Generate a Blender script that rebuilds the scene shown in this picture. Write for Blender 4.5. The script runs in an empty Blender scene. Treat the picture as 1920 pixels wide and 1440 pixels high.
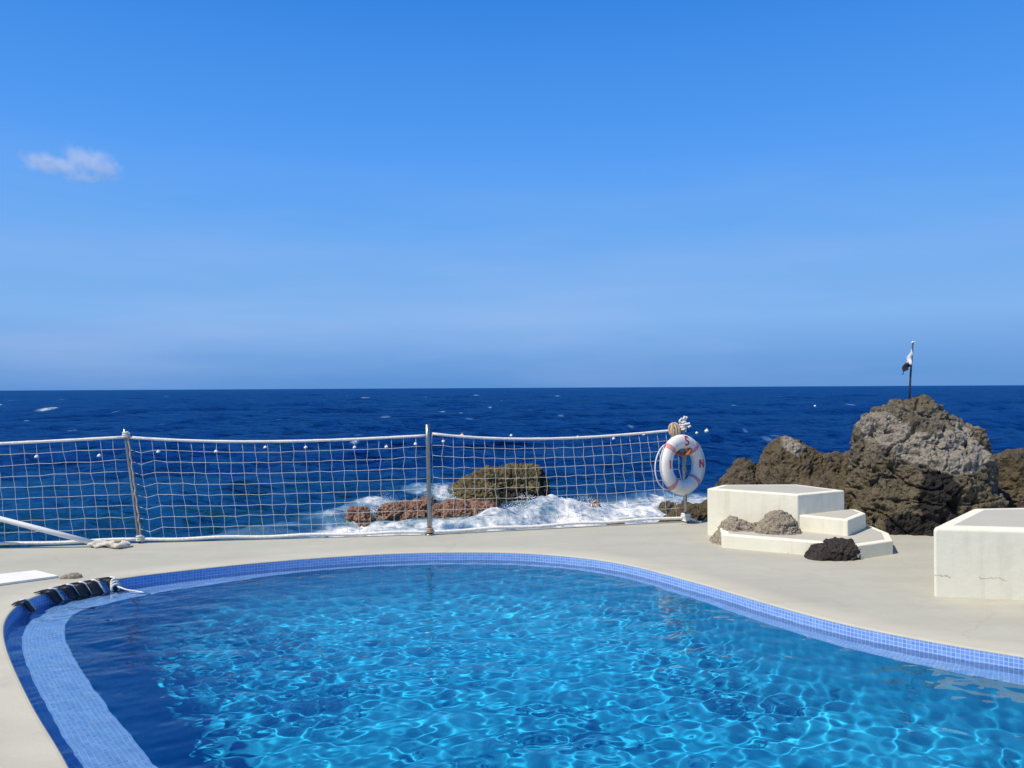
import bpy, bmesh, math, random
import numpy as np
from mathutils import Vector, Matrix

random.seed(7)
rng = np.random.default_rng(7)
S = bpy.context.scene
C = S.collection
R = math.radians

# ------------------------------------------------------------------ camera
cam_d = bpy.data.cameras.new('camera')
cam_d.sensor_width = 36.0
cam_d.lens = 27.0
cam_d.clip_start = 0.05
cam_d.clip_end = 60000
cam = bpy.data.objects.new('camera', cam_d)
C.objects.link(cam)
cam.location = (0, 0, 1.6)
cam.rotation_mode = 'XYZ'
cam.matrix_world = (Matrix.Translation((0, 0, 1.6)) @ Matrix.Rotation(R(90.28), 4, 'X')
                    @ Matrix.Rotation(R(-0.30), 4, 'Z'))
S.camera = cam

# ------------------------------------------------------------------ sky, sun, exposure
SUN_EL, SUN_AZ = 55.0, 210.5            # azimuth: the sun stands behind the camera, to its left
sun_vec = Vector((math.cos(R(SUN_EL)) * math.cos(R(SUN_AZ)), math.cos(R(SUN_EL)) * math.sin(R(SUN_AZ)), math.sin(R(SUN_EL))))
W = bpy.data.worlds.new('World')
S.world = W
W.use_nodes = True
wt = W.node_tree
for n in list(wt.nodes):
    wt.nodes.remove(n)
w_out = wt.nodes.new('ShaderNodeOutputWorld')
w_bg = wt.nodes.new('ShaderNodeBackground')
w_sky = wt.nodes.new('ShaderNodeTexSky')
w_sky.sky_type = 'NISHITA'
w_sky.sun_disc = False
w_sky.sun_elevation = R(SUN_EL)
w_sky.sun_rotation = R(90 - SUN_AZ)
w_sky.air_density = 1.0
w_sky.dust_density = 0.3
w_sky.ozone_density = 3.0
w_tc = wt.nodes.new('ShaderNodeTexCoord')
w_sep = wt.nodes.new('ShaderNodeSeparateXYZ')
wt.links.new(w_tc.outputs['Generated'], w_sep.inputs[0])
w_ramp = wt.nodes.new('ShaderNodeValToRGB')     # clear sky colour by height above the horizon
cr = w_ramp.color_ramp
stops = [(0.0, (.105, .290, .67)), (0.0187, (.117, .310, .694)), (0.053, (.175, .385, .78)), (0.088, (.223, .456, .855)), (0.189, (.150, .407, .896)),
         (0.284, (.093, .347, .922)), (0.451, (.038, .240, .775)), (1.0, (.03, .10, .30))]
while len(cr.elements) < len(stops):
    cr.elements.new(0.5)
for e, (p, c) in zip(cr.elements, stops):
    e.position = p
    e.color = (*c, 1)
wt.links.new(w_sep.outputs['Z'], w_ramp.inputs[0])
w_mul = wt.nodes.new('ShaderNodeMix'); w_mul.data_type = 'RGBA'; w_mul.blend_type = 'MIX'
w_mul.inputs[0].default_value = 0.97
w_scl = wt.nodes.new('ShaderNodeMix'); w_scl.data_type = 'RGBA'; w_scl.blend_type = 'MULTIPLY'
w_scl.inputs[0].default_value = 1.0
w_scl.inputs[7].default_value = (.07, .07, .07, 1)
wt.links.new(w_sky.outputs[0], w_scl.inputs[6])
wt.links.new(w_scl.outputs[2], w_mul.inputs[6])
wt.links.new(w_ramp.outputs[0], w_mul.inputs[7])
w_map = wt.nodes.new('ShaderNodeMapping'); w_map.inputs['Scale'].default_value = (1.6, 1.6, 11)
w_map.inputs['Location'].default_value = (.4, 0, .3)
w_noi = wt.nodes.new('ShaderNodeTexNoise'); w_noi.inputs['Scale'].default_value = 1.3; w_noi.inputs['Detail'].default_value = 5
wt.links.new(w_tc.outputs['Generated'], w_map.inputs[0]); wt.links.new(w_map.outputs[0], w_noi.inputs['Vector'])
w_r2 = wt.nodes.new('ShaderNodeValToRGB')
w_r2.color_ramp.elements[0].position = .42; w_r2.color_ramp.elements[1].position = .78
wt.links.new(w_noi.outputs[0], w_r2.inputs[0])
w_r3 = wt.nodes.new('ShaderNodeValToRGB')
w_r3.color_ramp.elements[0].position = .0; w_r3.color_ramp.elements[0].color = (.25, .25, .25, 1)
w_r3.color_ramp.elements[1].position = .30; w_r3.color_ramp.elements[1].color = (0, 0, 0, 1)
e_ = w_r3.color_ramp.elements.new(.07); e_.color = (.5, .5, .5, 1)
wt.links.new(w_sep.outputs['Z'], w_r3.inputs[0])
w_m2 = wt.nodes.new('ShaderNodeMath'); w_m2.operation = 'MULTIPLY'
wt.links.new(w_r2.outputs[0], w_m2.inputs[0]); wt.links.new(w_r3.outputs[0], w_m2.inputs[1])
w_hz = wt.nodes.new('ShaderNodeMix'); w_hz.data_type = 'RGBA'
wt.links.new(w_m2.outputs[0], w_hz.inputs[0]); wt.links.new(w_mul.outputs[2], w_hz.inputs[6])
w_hz.inputs[7].default_value = (.40, .55, .88, 1)
wt.links.new(w_hz.outputs[2], w_bg.inputs[0])
w_bg.inputs[1].default_value = 1.0
wt.links.new(w_bg.outputs[0], w_out.inputs[0])

sun_d = bpy.data.lights.new('sun', 'SUN')
sun_d.energy = 5.0
sun_d.angle = R(0.5)
sun_d.color = (1.0, .90, .74)
sun_d.cycles.is_caustics_light = True
sun = bpy.data.objects.new('sun', sun_d)
C.objects.link(sun)
sun.rotation_euler = (-sun_vec).to_track_quat('-Z', 'Y').to_euler()
S.view_settings.view_transform = 'Standard'
S.view_settings.look = 'None'
S.view_settings.exposure = 0.0
S.view_settings.gamma = 1.0
S.view_settings.use_curve_mapping = False
S.cycles.use_denoising = True
S.cycles.volume_bounces = 6
S.cycles.sample_clamp_indirect = 6.0
S.cycles.caustics_refractive = True
S.cycles.caustics_reflective = False

SEA = -2.6          # sea level; the deck is z = 0
WATER = -0.085      # pool water level


# ------------------------------------------------------------------ helpers
def tag(o, label=None, cat=None, group=None, kind=None):
    if label: o['label'] = label
    if cat: o['category'] = cat
    if group: o['group'] = group
    if kind: o['kind'] = kind
    return o


def mk(name, verts, faces, mat, parent=None, smooth=False, uv=None, attrs=None, origin=None):
    """one mesh object from world-space verts; origin moves the object's own zero"""
    verts = np.asarray(verts, dtype=np.float64).reshape(-1, 3)
    o0 = np.zeros(3)
    if parent is not None:
        o0 = np.array(parent.matrix_world.translation)
        pp = parent
        o0 = np.zeros(3)
        while pp is not None:
            o0 = o0 + np.array(pp.location)
            pp = pp.parent
    org = np.array(origin, dtype=float) if origin is not None else o0
    me = bpy.data.meshes.new(name)
    me.from_pydata((verts - org).tolist(), [], [tuple(int(i) for i in f) for f in faces])
    me.validate(verbose=False)
    me.update()
    if smooth:
        me.polygons.foreach_set('use_smooth', [True] * len(me.polygons))
    if uv is not None:
        ul = me.uv_layers.new(name='UVMap')
        li = np.empty(len(me.loops), dtype=np.int32)
        me.loops.foreach_get('vertex_index', li)
        ul.data.foreach_set('uv', np.asarray(uv, dtype=np.float32)[li].ravel())
    if attrs:
        for k, v in attrs.items():
            a = me.attributes.new(k, 'FLOAT', 'POINT')
            a.data.foreach_set('value', np.asarray(v, dtype=np.float32))
    if mat is not None:
        me.materials.append(mat)
    o = bpy.data.objects.new(name, me)
    C.objects.link(o)
    if parent is not None:
        o.parent = parent
        o.location = tuple(org - o0)
    else:
        o.location = tuple(org)
    return o


def empty(name, loc):
    o = bpy.data.objects.new(name, None)
    o.empty_display_size = .1
    C.objects.link(o)
    o.location = loc
    bpy.context.view_layer.update()
    return o


class MB:
    """collects shapes into one mesh"""
    def __init__(s):
        s.v, s.f = [], []

    def add(s, v, f):
        b = len(s.v)
        s.v += [tuple(p) for p in v]
        s.f += [tuple(i + b for i in q) for q in f]
        return s

    def tube(s, pts, r, n=6, closed=False, cap=True):
        P = [Vector(p) for p in pts]
        m = len(P)
        rr = r if hasattr(r, '__len__') else [r] * m
        up = None
        base = len(s.v)
        for i in range(m):
            if closed:
                t = P[(i + 1) % m] - P[i - 1]
            else:
                t = P[min(i + 1, m - 1)] - P[max(i - 1, 0)]
            if t.length < 1e-9: t = Vector((0, 0, 1))
            t.normalize()
            if up is None:
                up = Vector((0, 0, 1)) if abs(t.z) < .9 else Vector((1, 0, 0))
            a = t.cross(up)
            if a.length < 1e-6:
                a = t.cross(Vector((1, .3, 0)))
            a.normalize()
            b = a.cross(t).normalized()
            up = b
            for k in range(n):
                w = 2 * math.pi * k / n
                s.v.append(tuple(P[i] + a * (rr[i] * math.cos(w)) + b * (rr[i] * math.sin(w))))
        last = m if closed else m - 1
        for i in range(last):
            j = (i + 1) % m
            for k in range(n):
                k2 = (k + 1) % n
                s.f.append((base + i * n + k, base + i * n + k2, base + j * n + k2, base + j * n + k))
        if cap and not closed:
            s.f.append(tuple(base + k for k in range(n))[::-1])
            s.f.append(tuple(base + (m - 1) * n + k for k in range(n)))
        return s

    def ball(s, c, r, nu=10, nv=7, sq=(1, 1, 1)):
        base = len(s.v)
        c = Vector(c)
        for j in range(nv + 1):
            th = math.pi * j / nv
            for i in range(nu):
                ph = 2 * math.pi * i / nu
                s.v.append((c.x + r * sq[0] * math.sin(th) * math.cos(ph), c.y + r * sq[1] * math.sin(th) * math.sin(ph), c.z + r * sq[2] * math.cos(th)))
        for j in range(nv):
            for i in range(nu):
                i2 = (i + 1) % nu
                s.f.append((base + j * nu + i, base + (j + 1) * nu + i, base + (j + 1) * nu + i2, base + j * nu + i2))
        return s

    def build(s, name, mat, parent=None, smooth=True, origin=None):
        return mk(name, s.v, s.f, mat, parent, smooth, origin=origin)


# ---- numpy gradient noise
_perm = rng.permutation(256).astype(np.int64)
_perm = np.concatenate([_perm, _perm, _perm])
_g = rng.normal(size=(256, 3))
_g /= np.linalg.norm(_g, axis=1)[:, None]


def pnoise(p):
    p = np.asarray(p, dtype=np.float64)
    i = np.floor(p).astype(np.int64)
    f = p - i
    i &= 255
    u = f * f * f * (f * (f * 6 - 15) + 10)
    res = 0
    for dx in (0, 1):
        for dy in (0, 1):
            for dz in (0, 1):
                h = _perm[_perm[_perm[(i[:, 0] + dx) & 255] + ((i[:, 1] + dy) & 255)] + ((i[:, 2] + dz) & 255)]
                g = _g[h]
                d = g[:, 0] * (f[:, 0] - dx) + g[:, 1] * (f[:, 1] - dy) + g[:, 2] * (f[:, 2] - dz)
                w = (u[:, 0] if dx else 1 - u[:, 0]) * (u[:, 1] if dy else 1 - u[:, 1]) * (u[:, 2] if dz else 1 - u[:, 2])
                res = res + w * d
    return res * 1.5


def fbm(p, oct=4, lac=2.03, gain=.5, ridged=False):
    a, s, t = 1.0, 0, np.array(p, dtype=float)
    for k in range(oct):
        n = pnoise(t + 17.3 * k)
        s = s + a * ((1 - 2 * np.abs(n)) if ridged else n)
        t = t * lac
        a *= gain
    return s


def sstep(a, b, x):
    t = np.clip((x - a) / (b - a), 0, 1)
    return t * t * (3 - 2 * t)


# ------------------------------------------------------------------ materials
def newmat(name):
    m = bpy.data.materials.new(name)
    m.use_nodes = True
    nt = m.node_tree
    b = nt.nodes['Principled BSDF']
    return m, nt, b


def N(nt, typ, **kw):
    n = nt.nodes.new(typ)
    for k, v in kw.items():
        if k.startswith('_'):
            setattr(n, k[1:], v)
        else:
            n.inputs[k].default_value = v
    return n


def L(nt, a, b):
    nt.links.new(a, b)


def mixc(nt, fac, a, b, mode='MIX'):
    m = nt.nodes.new('ShaderNodeMix')
    m.data_type = 'RGBA'
    m.blend_type = mode
    for sock, val in ((m.inputs[0], fac), (m.inputs[6], a), (m.inputs[7], b)):
        if isinstance(val, bpy.types.NodeSocket):
            nt.links.new(val, sock)
        elif isinstance(val, (int, float)):
            sock.default_value = val
        else:
            sock.default_value = (*val, 1)
    return m.outputs[2]


def mathn(nt, op, a, b=None, clamp=False):
    m = nt.nodes.new('ShaderNodeMath')
    m.operation = op
    m.use_clamp = clamp
    for i, v in enumerate((a, b)):
        if v is None: continue
        if isinstance(v, bpy.types.NodeSocket): nt.links.new(v, m.inputs[i])
        else: m.inputs[i].default_value = v
    return m.outputs[0]


def rampn(nt, src, p0, p1, c0=(0, 0, 0), c1=(1, 1, 1)):
    r = nt.nodes.new('ShaderNodeValToRGB')
    r.color_ramp.elements[0].position = p0
    r.color_ramp.elements[1].position = p1
    r.color_ramp.elements[0].color = (*c0, 1)
    r.color_ramp.elements[1].color = (*c1, 1)
    nt.links.new(src, r.inputs[0])
    return r.outputs[0]


def noise(nt, scale, detail=4, rough=.55, vec=None, stretch=None):
    n = nt.nodes.new('ShaderNodeTexNoise')
    n.inputs['Scale'].default_value = scale
    n.inputs['Detail'].default_value = detail
    n.inputs['Roughness'].default_value = rough
    if vec is None:
        g = nt.nodes.new('ShaderNodeNewGeometry')
        vec = g.outputs['Position']
    if stretch:
        mp = nt.nodes.new('ShaderNodeMapping')
        mp.inputs['Scale'].default_value = stretch
        nt.links.new(vec, mp.inputs[0])
        vec = mp.outputs[0]
    nt.links.new(vec, n.inputs['Vector'])
    return n.outputs[0]


def bump(nt, b, h, strength=.3, dist=.02, prev=None):
    n = nt.nodes.new('ShaderNodeBump')
    n.inputs['Strength'].default_value = strength
    n.inputs['Distance'].default_value = dist
    nt.links.new(h, n.inputs['Height'])
    if prev is not None: nt.links.new(prev, n.inputs['Normal'])
    nt.links.new(n.outputs[0], b.inputs['Normal'])
    return n.outputs[0]


def plain(name, col, rough=.6, metal=0, var=.12, nscale=12, bmp=0.0, spec=.5):
    m, nt, b = newmat(name)
    b.inputs['Roughness'].default_value = rough
    b.inputs['Metallic'].default_value = metal
    b.inputs['Specular IOR Level'].default_value = spec
    n = noise(nt, nscale, 5)
    dark = tuple(c * (1 - var * 1.6) for c in col)
    lite = tuple(min(1, c * (1 + var)) for c in col)
    L(nt, rampn(nt, n, .3, .7, dark, lite), b.inputs['Base Color'])
    if bmp:
        bump(nt, b, noise(nt, nscale * 5, 4), bmp, .01)
    return m


# deck: painted concrete, worn
m_deck, nt, b = newmat('painted_concrete')
b.inputs['Roughness'].default_value = .75
b.inputs['Specular IOR Level'].default_value = .25
n1 = noise(nt, .8, 6, .6, stretch=(1, 1.6, 1))
n2 = noise(nt, 9, 6, .7)
n3 = noise(nt, 60, 3, .6)
c = rampn(nt, n1, .34, .66, (.40, .39, .318), (.462, .45, .368))
c = mixc(nt, mathn(nt, 'MULTIPLY', rampn(nt, n2, .45, .75), .35), c, (.37, .355, .29))
c = mixc(nt, mathn(nt, 'MULTIPLY', rampn(nt, n3, .55, .72), .22), c, (.33, .32, .27))
att = N(nt, 'ShaderNodeAttribute', _attribute_name='coping')
c = mixc(nt, mathn(nt, 'MULTIPLY', att.outputs['Fac'], .8), c, (.53, .50, .395))
nbr = noise(nt, 1.7, 6, .68, stretch=(.35, 2.2, 1))
c = mixc(nt, mathn(nt, 'MULTIPLY', rampn(nt, nbr, .47, .68), .30), c, (.345, .335, .275))
vck = nt.nodes.new('ShaderNodeTexVoronoi'); vck.feature = 'DISTANCE_TO_EDGE'; vck.inputs['Scale'].default_value = .55
gck = nt.nodes.new('ShaderNodeNewGeometry'); vadd = nt.nodes.new('ShaderNodeVectorMath'); vadd.operation = 'ADD'
nck = nt.nodes.new('ShaderNodeTexNoise'); nck.inputs['Scale'].default_value = 3.0; nck.inputs['Detail'].default_value = 5
vsc = nt.nodes.new('ShaderNodeVectorMath'); vsc.operation = 'SCALE'; vsc.inputs['Scale'].default_value = .35
L(nt, gck.outputs['Position'], nck.inputs['Vector']); L(nt, nck.outputs['Color'], vsc.inputs[0])
L(nt, gck.outputs['Position'], vadd.inputs[0]); L(nt, vsc.outputs[0], vadd.inputs[1]); L(nt, vadd.outputs[0], vck.inputs['Vector'])
crk = mathn(nt, 'MULTIPLY', mathn(nt, 'LESS_THAN', vck.outputs['Distance'], .0035), rampn(nt, noise(nt, .9, 3), .50, .58))
c = mixc(nt, mathn(nt, 'MULTIPLY', crk, .22), c, (.28, .26, .215))
vdt = nt.nodes.new('ShaderNodeTexVoronoi'); vdt.inputs['Scale'].default_value = 5.5; L(nt, gck.outputs['Position'], vdt.inputs['Vector'])
c = mixc(nt, mathn(nt, 'MULTIPLY', mathn(nt, 'LESS_THAN', vdt.outputs['Distance'], .045), .4), c, (.25, .23, .185))
nst = noise(nt, 2.2, 5, .65)
c = mixc(nt, mathn(nt, 'MULTIPLY', rampn(nt, nst, .57, .66), .24), c, (.33, .31, .27))
L(nt, c, b.inputs['Base Color'])
p = bump(nt, b, n3, .25, .006)
bump(nt, b, n1, .2, .03, p)

# masonry blocks
def masonry(name, col, crack=False):
    m, nt, b = newmat(name)
    b.inputs['Roughness'].default_value = .8
    b.inputs['Specular IOR Level'].default_value = .2
    n1 = noise(nt, 2.0, 5, .6)
    n2 = noise(nt, 14, 5, .65, stretch=(1, 1, .5))
    n3 = noise(nt, 45, 3)
    c = rampn(nt, n1, .3, .7, tuple(x * .93 for x in col), col)
    c = mixc(nt, mathn(nt, 'MULTIPLY', rampn(nt, n2, .5, .8), .18), c, tuple(x * .72 for x in col))
    drip = noise(nt, 3.2, 5, .6, stretch=(3.5, 3.5, .35))
    c = mixc(nt, mathn(nt, 'MULTIPLY', rampn(nt, drip, .54, .72), .30), c, (.50, .45, .33))
    chip = noise(nt, 26, 4, .6)
    c = mixc(nt, mathn(nt, 'MULTIPLY', mathn(nt, 'GREATER_THAN', chip, .715), .6), c, (.40, .36, .28))
    if crack:
        g = nt.nodes.new('ShaderNodeNewGeometry')
        sp = nt.nodes.new('ShaderNodeSeparateXYZ')
        L(nt, g.outputs['Position'], sp.inputs[0])
        wob = mathn(nt, 'MULTIPLY', mathn(nt, 'SUBTRACT', noise(nt, 6, 6, .7), .5), .12)
        d = mathn(nt, 'ABSOLUTE', mathn(nt, 'SUBTRACT', mathn(nt, 'ADD', sp.outputs['Z'], wob), .155))
        line = mathn(nt, 'LESS_THAN', d, .0040)
        seg = mathn(nt, 'GREATER_THAN', noise(nt, 2.6, 3), .46)
        c = mixc(nt, mathn(nt, 'MULTIPLY', mathn(nt, 'MULTIPLY', line, seg), .5), c, (.16, .13, .10))
        v = nt.nodes.new('ShaderNodeTexVoronoi'); v.inputs['Scale'].default_value = 3.1
        L(nt, g.outputs['Position'], v.inputs['Vector'])
        c = mixc(nt, mathn(nt, 'LESS_THAN', v.outputs['Distance'], .028), c, (.2, .17, .13))
    L(nt, c, b.inputs['Base Color'])
    p = bump(nt, b, n3, .18, .006)
    bump(nt, b, n1, .35, .03, p)
    return m


m_block = masonry('cream_masonry', (.80, .775, .625))
m_blockc = masonry('cracked_masonry', (.80, .775, .625), True)
m_top = masonry('grey_floor_paint', (.47, .455, .39))


# mosaic tile in metres of UV
def mosaic(name, cols, grout, size=.03, rough=.25, vary=.25, gw=.1):
    m, nt, b = newmat(name)
    b.inputs['Roughness'].default_value = rough
    uv = nt.nodes.new('ShaderNodeUVMap')
    sc = nt.nodes.new('ShaderNodeVectorMath'); sc.operation = 'SCALE'
    sc.inputs['Scale'].default_value = 1 / size
    L(nt, uv.outputs[0], sc.inputs[0])
    fl = nt.nodes.new('ShaderNodeVectorMath'); fl.operation = 'FLOOR'
    L(nt, sc.outputs[0], fl.inputs[0])
    wn = nt.nodes.new('ShaderNodeTexWhiteNoise'); wn.noise_dimensions = '2D'
    L(nt, fl.outputs[0], wn.inputs['Vector'])
    fr = nt.nodes.new('ShaderNodeVectorMath'); fr.operation = 'FRACTION'
    L(nt, sc.outputs[0], fr.inputs[0])
    sp = nt.nodes.new('ShaderNodeSeparateXYZ')
    L(nt, fr.outputs[0], sp.inputs[0])
    gx = mathn(nt, 'GREATER_THAN', mathn(nt, 'ABSOLUTE', mathn(nt, 'SUBTRACT', sp.outputs['X'], .5)), .5 - gw / 2)
    gy = mathn(nt, 'GREATER_THAN', mathn(nt, 'ABSOLUTE', mathn(nt, 'SUBTRACT', sp.outputs['Y'], .5)), .5 - gw / 2)
    g = mathn(nt, 'MAXIMUM', gx, gy)
    c = rampn(nt, wn.outputs[0], 0, 1, *cols)
    c = mixc(nt, g, c, grout)
    L(nt, c, b.inputs['Base Color'])
    return m


m_tile = mosaic('blue_mosaic', ((.145, .32, .68), (.21, .41, .80)), (.36, .54, .84), .025, gw=.13)
m_tilew = mosaic('pale_grouted_mosaic', ((.15, .30, .66), (.22, .40, .77)), (.46, .58, .82), .025, gw=.17)
m_basin = mosaic('depth_tinted_mosaic', ((.010, .30, .56), (.016, .34, .61)), (.025, .37, .62), .05, gw=.06, rough=.7)  # blue that deep water gives by absorbing light, painted into the tile colour
m_basin.node_tree.nodes['Principled BSDF'].inputs['Specular IOR Level'].default_value = .1

# pool water
m_pool, nt, b = newmat('pool_water')
nt.nodes.remove(b)
g = N(nt, 'ShaderNodeBsdfGlass', Roughness=0.0, IOR=1.33)
g.inputs['Color'].default_value = (.93, .98, 1, 1)
L(nt, g.outputs[0], nt.nodes['Material Output'].inputs[0])

# sea
m_sea, nt, b = newmat('sea_water')
geo = nt.nodes.new('ShaderNodeNewGeometry')
pos = geo.outputs['Position']
a_foam = N(nt, 'ShaderNodeAttribute', _attribute_name='foam').outputs['Fac']
a_shal = N(nt, 'ShaderNodeAttribute', _attribute_name='shallow').outputs['Fac']
fn1 = noise(nt, .8, 7, .58, pos, stretch=(.8, .5, 1))
fn2 = noise(nt, 3.0, 6, .58, pos, stretch=(.9, .5, 1))
fn = mathn(nt, 'ADD', mathn(nt, 'MULTIPLY', fn1, .6), mathn(nt, 'MULTIPLY', fn2, .4))
thr = mathn(nt, 'SUBTRACT', mathn(nt, 'ADD', fn, mathn(nt, 'MULTIPLY', a_foam, .46)), .835)
fm = mathn(nt, 'MULTIPLY', thr, 5.5, True)
deep = (.0003, .0050, .034)
teal = (.005, .048, .066)
body = mixc(nt, a_shal, deep, teal)
big = noise(nt, .035, 4, .6, pos, stretch=(.6, 1.3, 1))
body = mixc(nt, mathn(nt, 'MULTIPLY', rampn(nt, big, .42, .62), .55), body, (.0005, .012, .056))
body = mixc(nt, mathn(nt, 'MULTIPLY', rampn(nt, a_foam, .25, .8), .6), body, (.24, .44, .53))
nt.nodes.remove(b)
df = nt.nodes.new('ShaderNodeBsdfDiffuse')
gl = N(nt, 'ShaderNodeBsdfGlossy', Roughness=.12)
gl.inputs['Color'].default_value = (.15, .46, .76, 1)
L(nt, mixc(nt, fm, body, (.80, .80, .78)), df.inputs['Color'])
h1 = noise(nt, 2.6, 5, .6, pos, stretch=(.55, 1, 1))
h2 = noise(nt, .16, 4, .55, pos, stretch=(.4, 1, 1))
h3 = noise(nt, .95, 4, .55, pos, stretch=(.42, 1, 1))


def bumpn(h, strength, dist, prev=None):
    n = nt.nodes.new('ShaderNodeBump')
    n.inputs['Strength'].default_value = strength
    n.inputs['Distance'].default_value = dist
    L(nt, h, n.inputs['Height'])
    if prev is not None: L(nt, prev, n.inputs['Normal'])
    return n.outputs[0]


nn_ = bumpn(fn2, .6, .14, bumpn(h3, .95, .62, bumpn(h2, 1.0, 3.6, bumpn(h1, .9, .24))))
fr_ = N(nt, 'ShaderNodeFresnel', IOR=1.33)
for tgt in (df, gl, fr_):
    L(nt, nn_, tgt.inputs['Normal'])
refl = mathn(nt, 'MINIMUM', mathn(nt, 'SUBTRACT', mathn(nt, 'MULTIPLY', fr_.outputs[0], .95), .13), .50)
refl = mathn(nt, 'MULTIPLY', mathn(nt, 'MAXIMUM', refl, 0.0), mathn(nt, 'SUBTRACT', 1.0, fm))
ms = nt.nodes.new('ShaderNodeMixShader')
L(nt, refl, ms.inputs[0]); L(nt, df.outputs[0], ms.inputs[1]); L(nt, gl.outputs[0], ms.inputs[2])
L(nt, ms.outputs[0], nt.nodes['Material Output'].inputs[0])

# spray
m_spray, nt, b = newmat('sea_foam')
b.inputs['Base Color'].default_value = (.86, .88, .90, 1)
b.inputs['Roughness'].default_value = .8


def rockmat(name, cols, lich=(.35, .315, .26), dark=(.022, .021, .021), fine=1.0, moss=(.115, .09, .046)):
    m, nt, b = newmat(name)
    b.inputs['Roughness'].default_value = .92
    b.inputs['Specular IOR Level'].default_value = .15
    n1 = noise(nt, 2.2 * fine, 8, .65)
    n2 = noise(nt, 9 * fine, 8, .7)
    n3 = noise(nt, 38 * fine, 6, .7)
    c = rampn(nt, n1, .32, .68, cols[0], cols[1])
    c = mixc(nt, rampn(nt, n2, .48, .66), c, cols[2])
    c = mixc(nt, mathn(nt, 'MULTIPLY', rampn(nt, n3, .48, .62), .75), c, tuple(x * .32 for x in cols[0]))
    am = N(nt, 'ShaderNodeAttribute', _attribute_name='moss').outputs['Fac']
    c = mixc(nt, mathn(nt, 'MULTIPLY', rampn(nt, mathn(nt, 'ADD', am, mathn(nt, 'MULTIPLY', n2, .7)), .65, 1.0), .50), c, moss)
    ad = N(nt, 'ShaderNodeAttribute', _attribute_name='dark_tone').outputs['Fac']  # mask that pulls the rock towards its dark colour
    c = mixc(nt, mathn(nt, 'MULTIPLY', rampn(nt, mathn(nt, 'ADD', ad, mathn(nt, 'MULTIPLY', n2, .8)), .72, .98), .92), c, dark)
    al = N(nt, 'ShaderNodeAttribute', _attribute_name='lichen').outputs['Fac']
    lf = rampn(nt, mathn(nt, 'ADD', al, mathn(nt, 'MULTIPLY', mathn(nt, 'ADD', n2, mathn(nt, 'MULTIPLY', n3, .7)), .8)), .92, 1.30)
    lc = mixc(nt, rampn(nt, n3, .42, .6), lich, tuple(x * .62 for x in lich))
    c = mixc(nt, mathn(nt, 'MULTIPLY', lf, 1.0), c, lc)
    vo = nt.nodes.new('ShaderNodeTexVoronoi'); vo.inputs['Scale'].default_value = 16 * fine
    vo.inputs['Randomness'].default_value = 1
    g = nt.nodes.new('ShaderNodeNewGeometry'); L(nt, g.outputs['Position'], vo.inputs['Vector'])
    pits = rampn(nt, vo.outputs['Distance'], .10, .42)
    L(nt, c, b.inputs['Base Color'])
    p = bump(nt, b, n2, .8, .07 / fine)
    p = bump(nt, b, pits, .5, .03 / fine, p)
    bump(nt, b, n3, .7, .02 / fine, p)
    return m


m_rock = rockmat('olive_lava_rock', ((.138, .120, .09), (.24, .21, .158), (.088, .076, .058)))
m_rockd = rockmat('brown_lava_rock', ((.10, .082, .055), (.18, .145, .10), (.068, .056, .04)))
m_rockr = rockmat('red_reef_rock', ((.27, .155, .11), (.40, .245, .175), (.16, .085, .062)), fine=.6)
m_rocko = rockmat('weedy_sea_rock', ((.15, .12, .055), (.25, .205, .10), (.09, .072, .04)), fine=.6)
m_stone = rockmat('tan_stone', ((.30, .255, .19), (.42, .37, .29), (.22, .185, .14)), fine=3)
m_basalt = rockmat('dark_basalt', ((.042, .036, .034), (.085, .073, .066), (.03, .026, .026)), fine=3)

m_steel = plain('brushed_steel', (.36, .35, .31), .35, .85, .1, 30)
m_wood = plain('weathered_bamboo', (.46, .36, .22), .7, 0, .25, 20)
m_white = plain('white_paint', (.80, .79, .76), .55, 0, .05, 14, .05)
m_rope = plain('white_rope', (.78, .76, .70), .85, 0, .12, 40, .4)
m_net = plain('net_twine', (.80, .78, .70), .8, 0, .1, 30)
m_tan = plain('tan_rope', (.52, .40, .27), .85, 0, .2, 30, .5)
m_orange = plain('orange_rope', (.42, .13, .045), .7, 0, .25, 40, .3)
m_pink = plain('faded_pink_tape', (.60, .26, .27), .6, 0, .12, 30)
m_red = plain('red_letter_paint', (.50, .03, .05), .55, 0, .1, 30)
m_buoyw = plain('white_plastic', (.82, .82, .80), .4, 0, .05, 10)
m_buoyp = plain('pink_plastic', (.78, .42, .42), .45, 0, .08, 10)
m_black = plain('black_rubber', (.012, .013, .018), .5, 0, .2, 20)
m_pole = plain('dark_flag_pole', (.035, .03, .04), .5, 0, .2, 20)
m_flagw = plain('white_cloth', (.78, .78, .76), .85, 0, .05, 10)
m_flagb = plain('navy_cloth', (.012, .014, .03), .85, 0, .1, 10)
m_cloth = plain('soiled_cloth', (.62, .58, .49), .9, 0, .2, 14, .4)
m_wall = plain('sea_wall_concrete', (.22, .20, .17), .9, 0, .25, 3, .5)

# ------------------------------------------------------------------ pool outline
RIM = [(-1.87, 3.25), (-2.45, 3.92), (-3.1, 4.72), (-3.48, 5.26), (-3.67, 5.66), (-3.72, 5.95), (-3.66, 6.2), (-3.46, 6.44),
       (-3.08, 6.73), (-2.28, 7.14), (-1.34, 7.44), (-.52, 7.52), (.21, 7.43), (.93, 7.05), (1.49, 6.32), (1.91, 5.64), (2.25, 5.17),
       (2.63, 4.82), (3.02, 4.54), (3.9, 3.95), (4.55, 3.1), (4.6, 2.1), (3.9, 1.35), (2.6, 1.0), (1.2, 1.05), (0, 1.4), (-.95, 2.12)]


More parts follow.
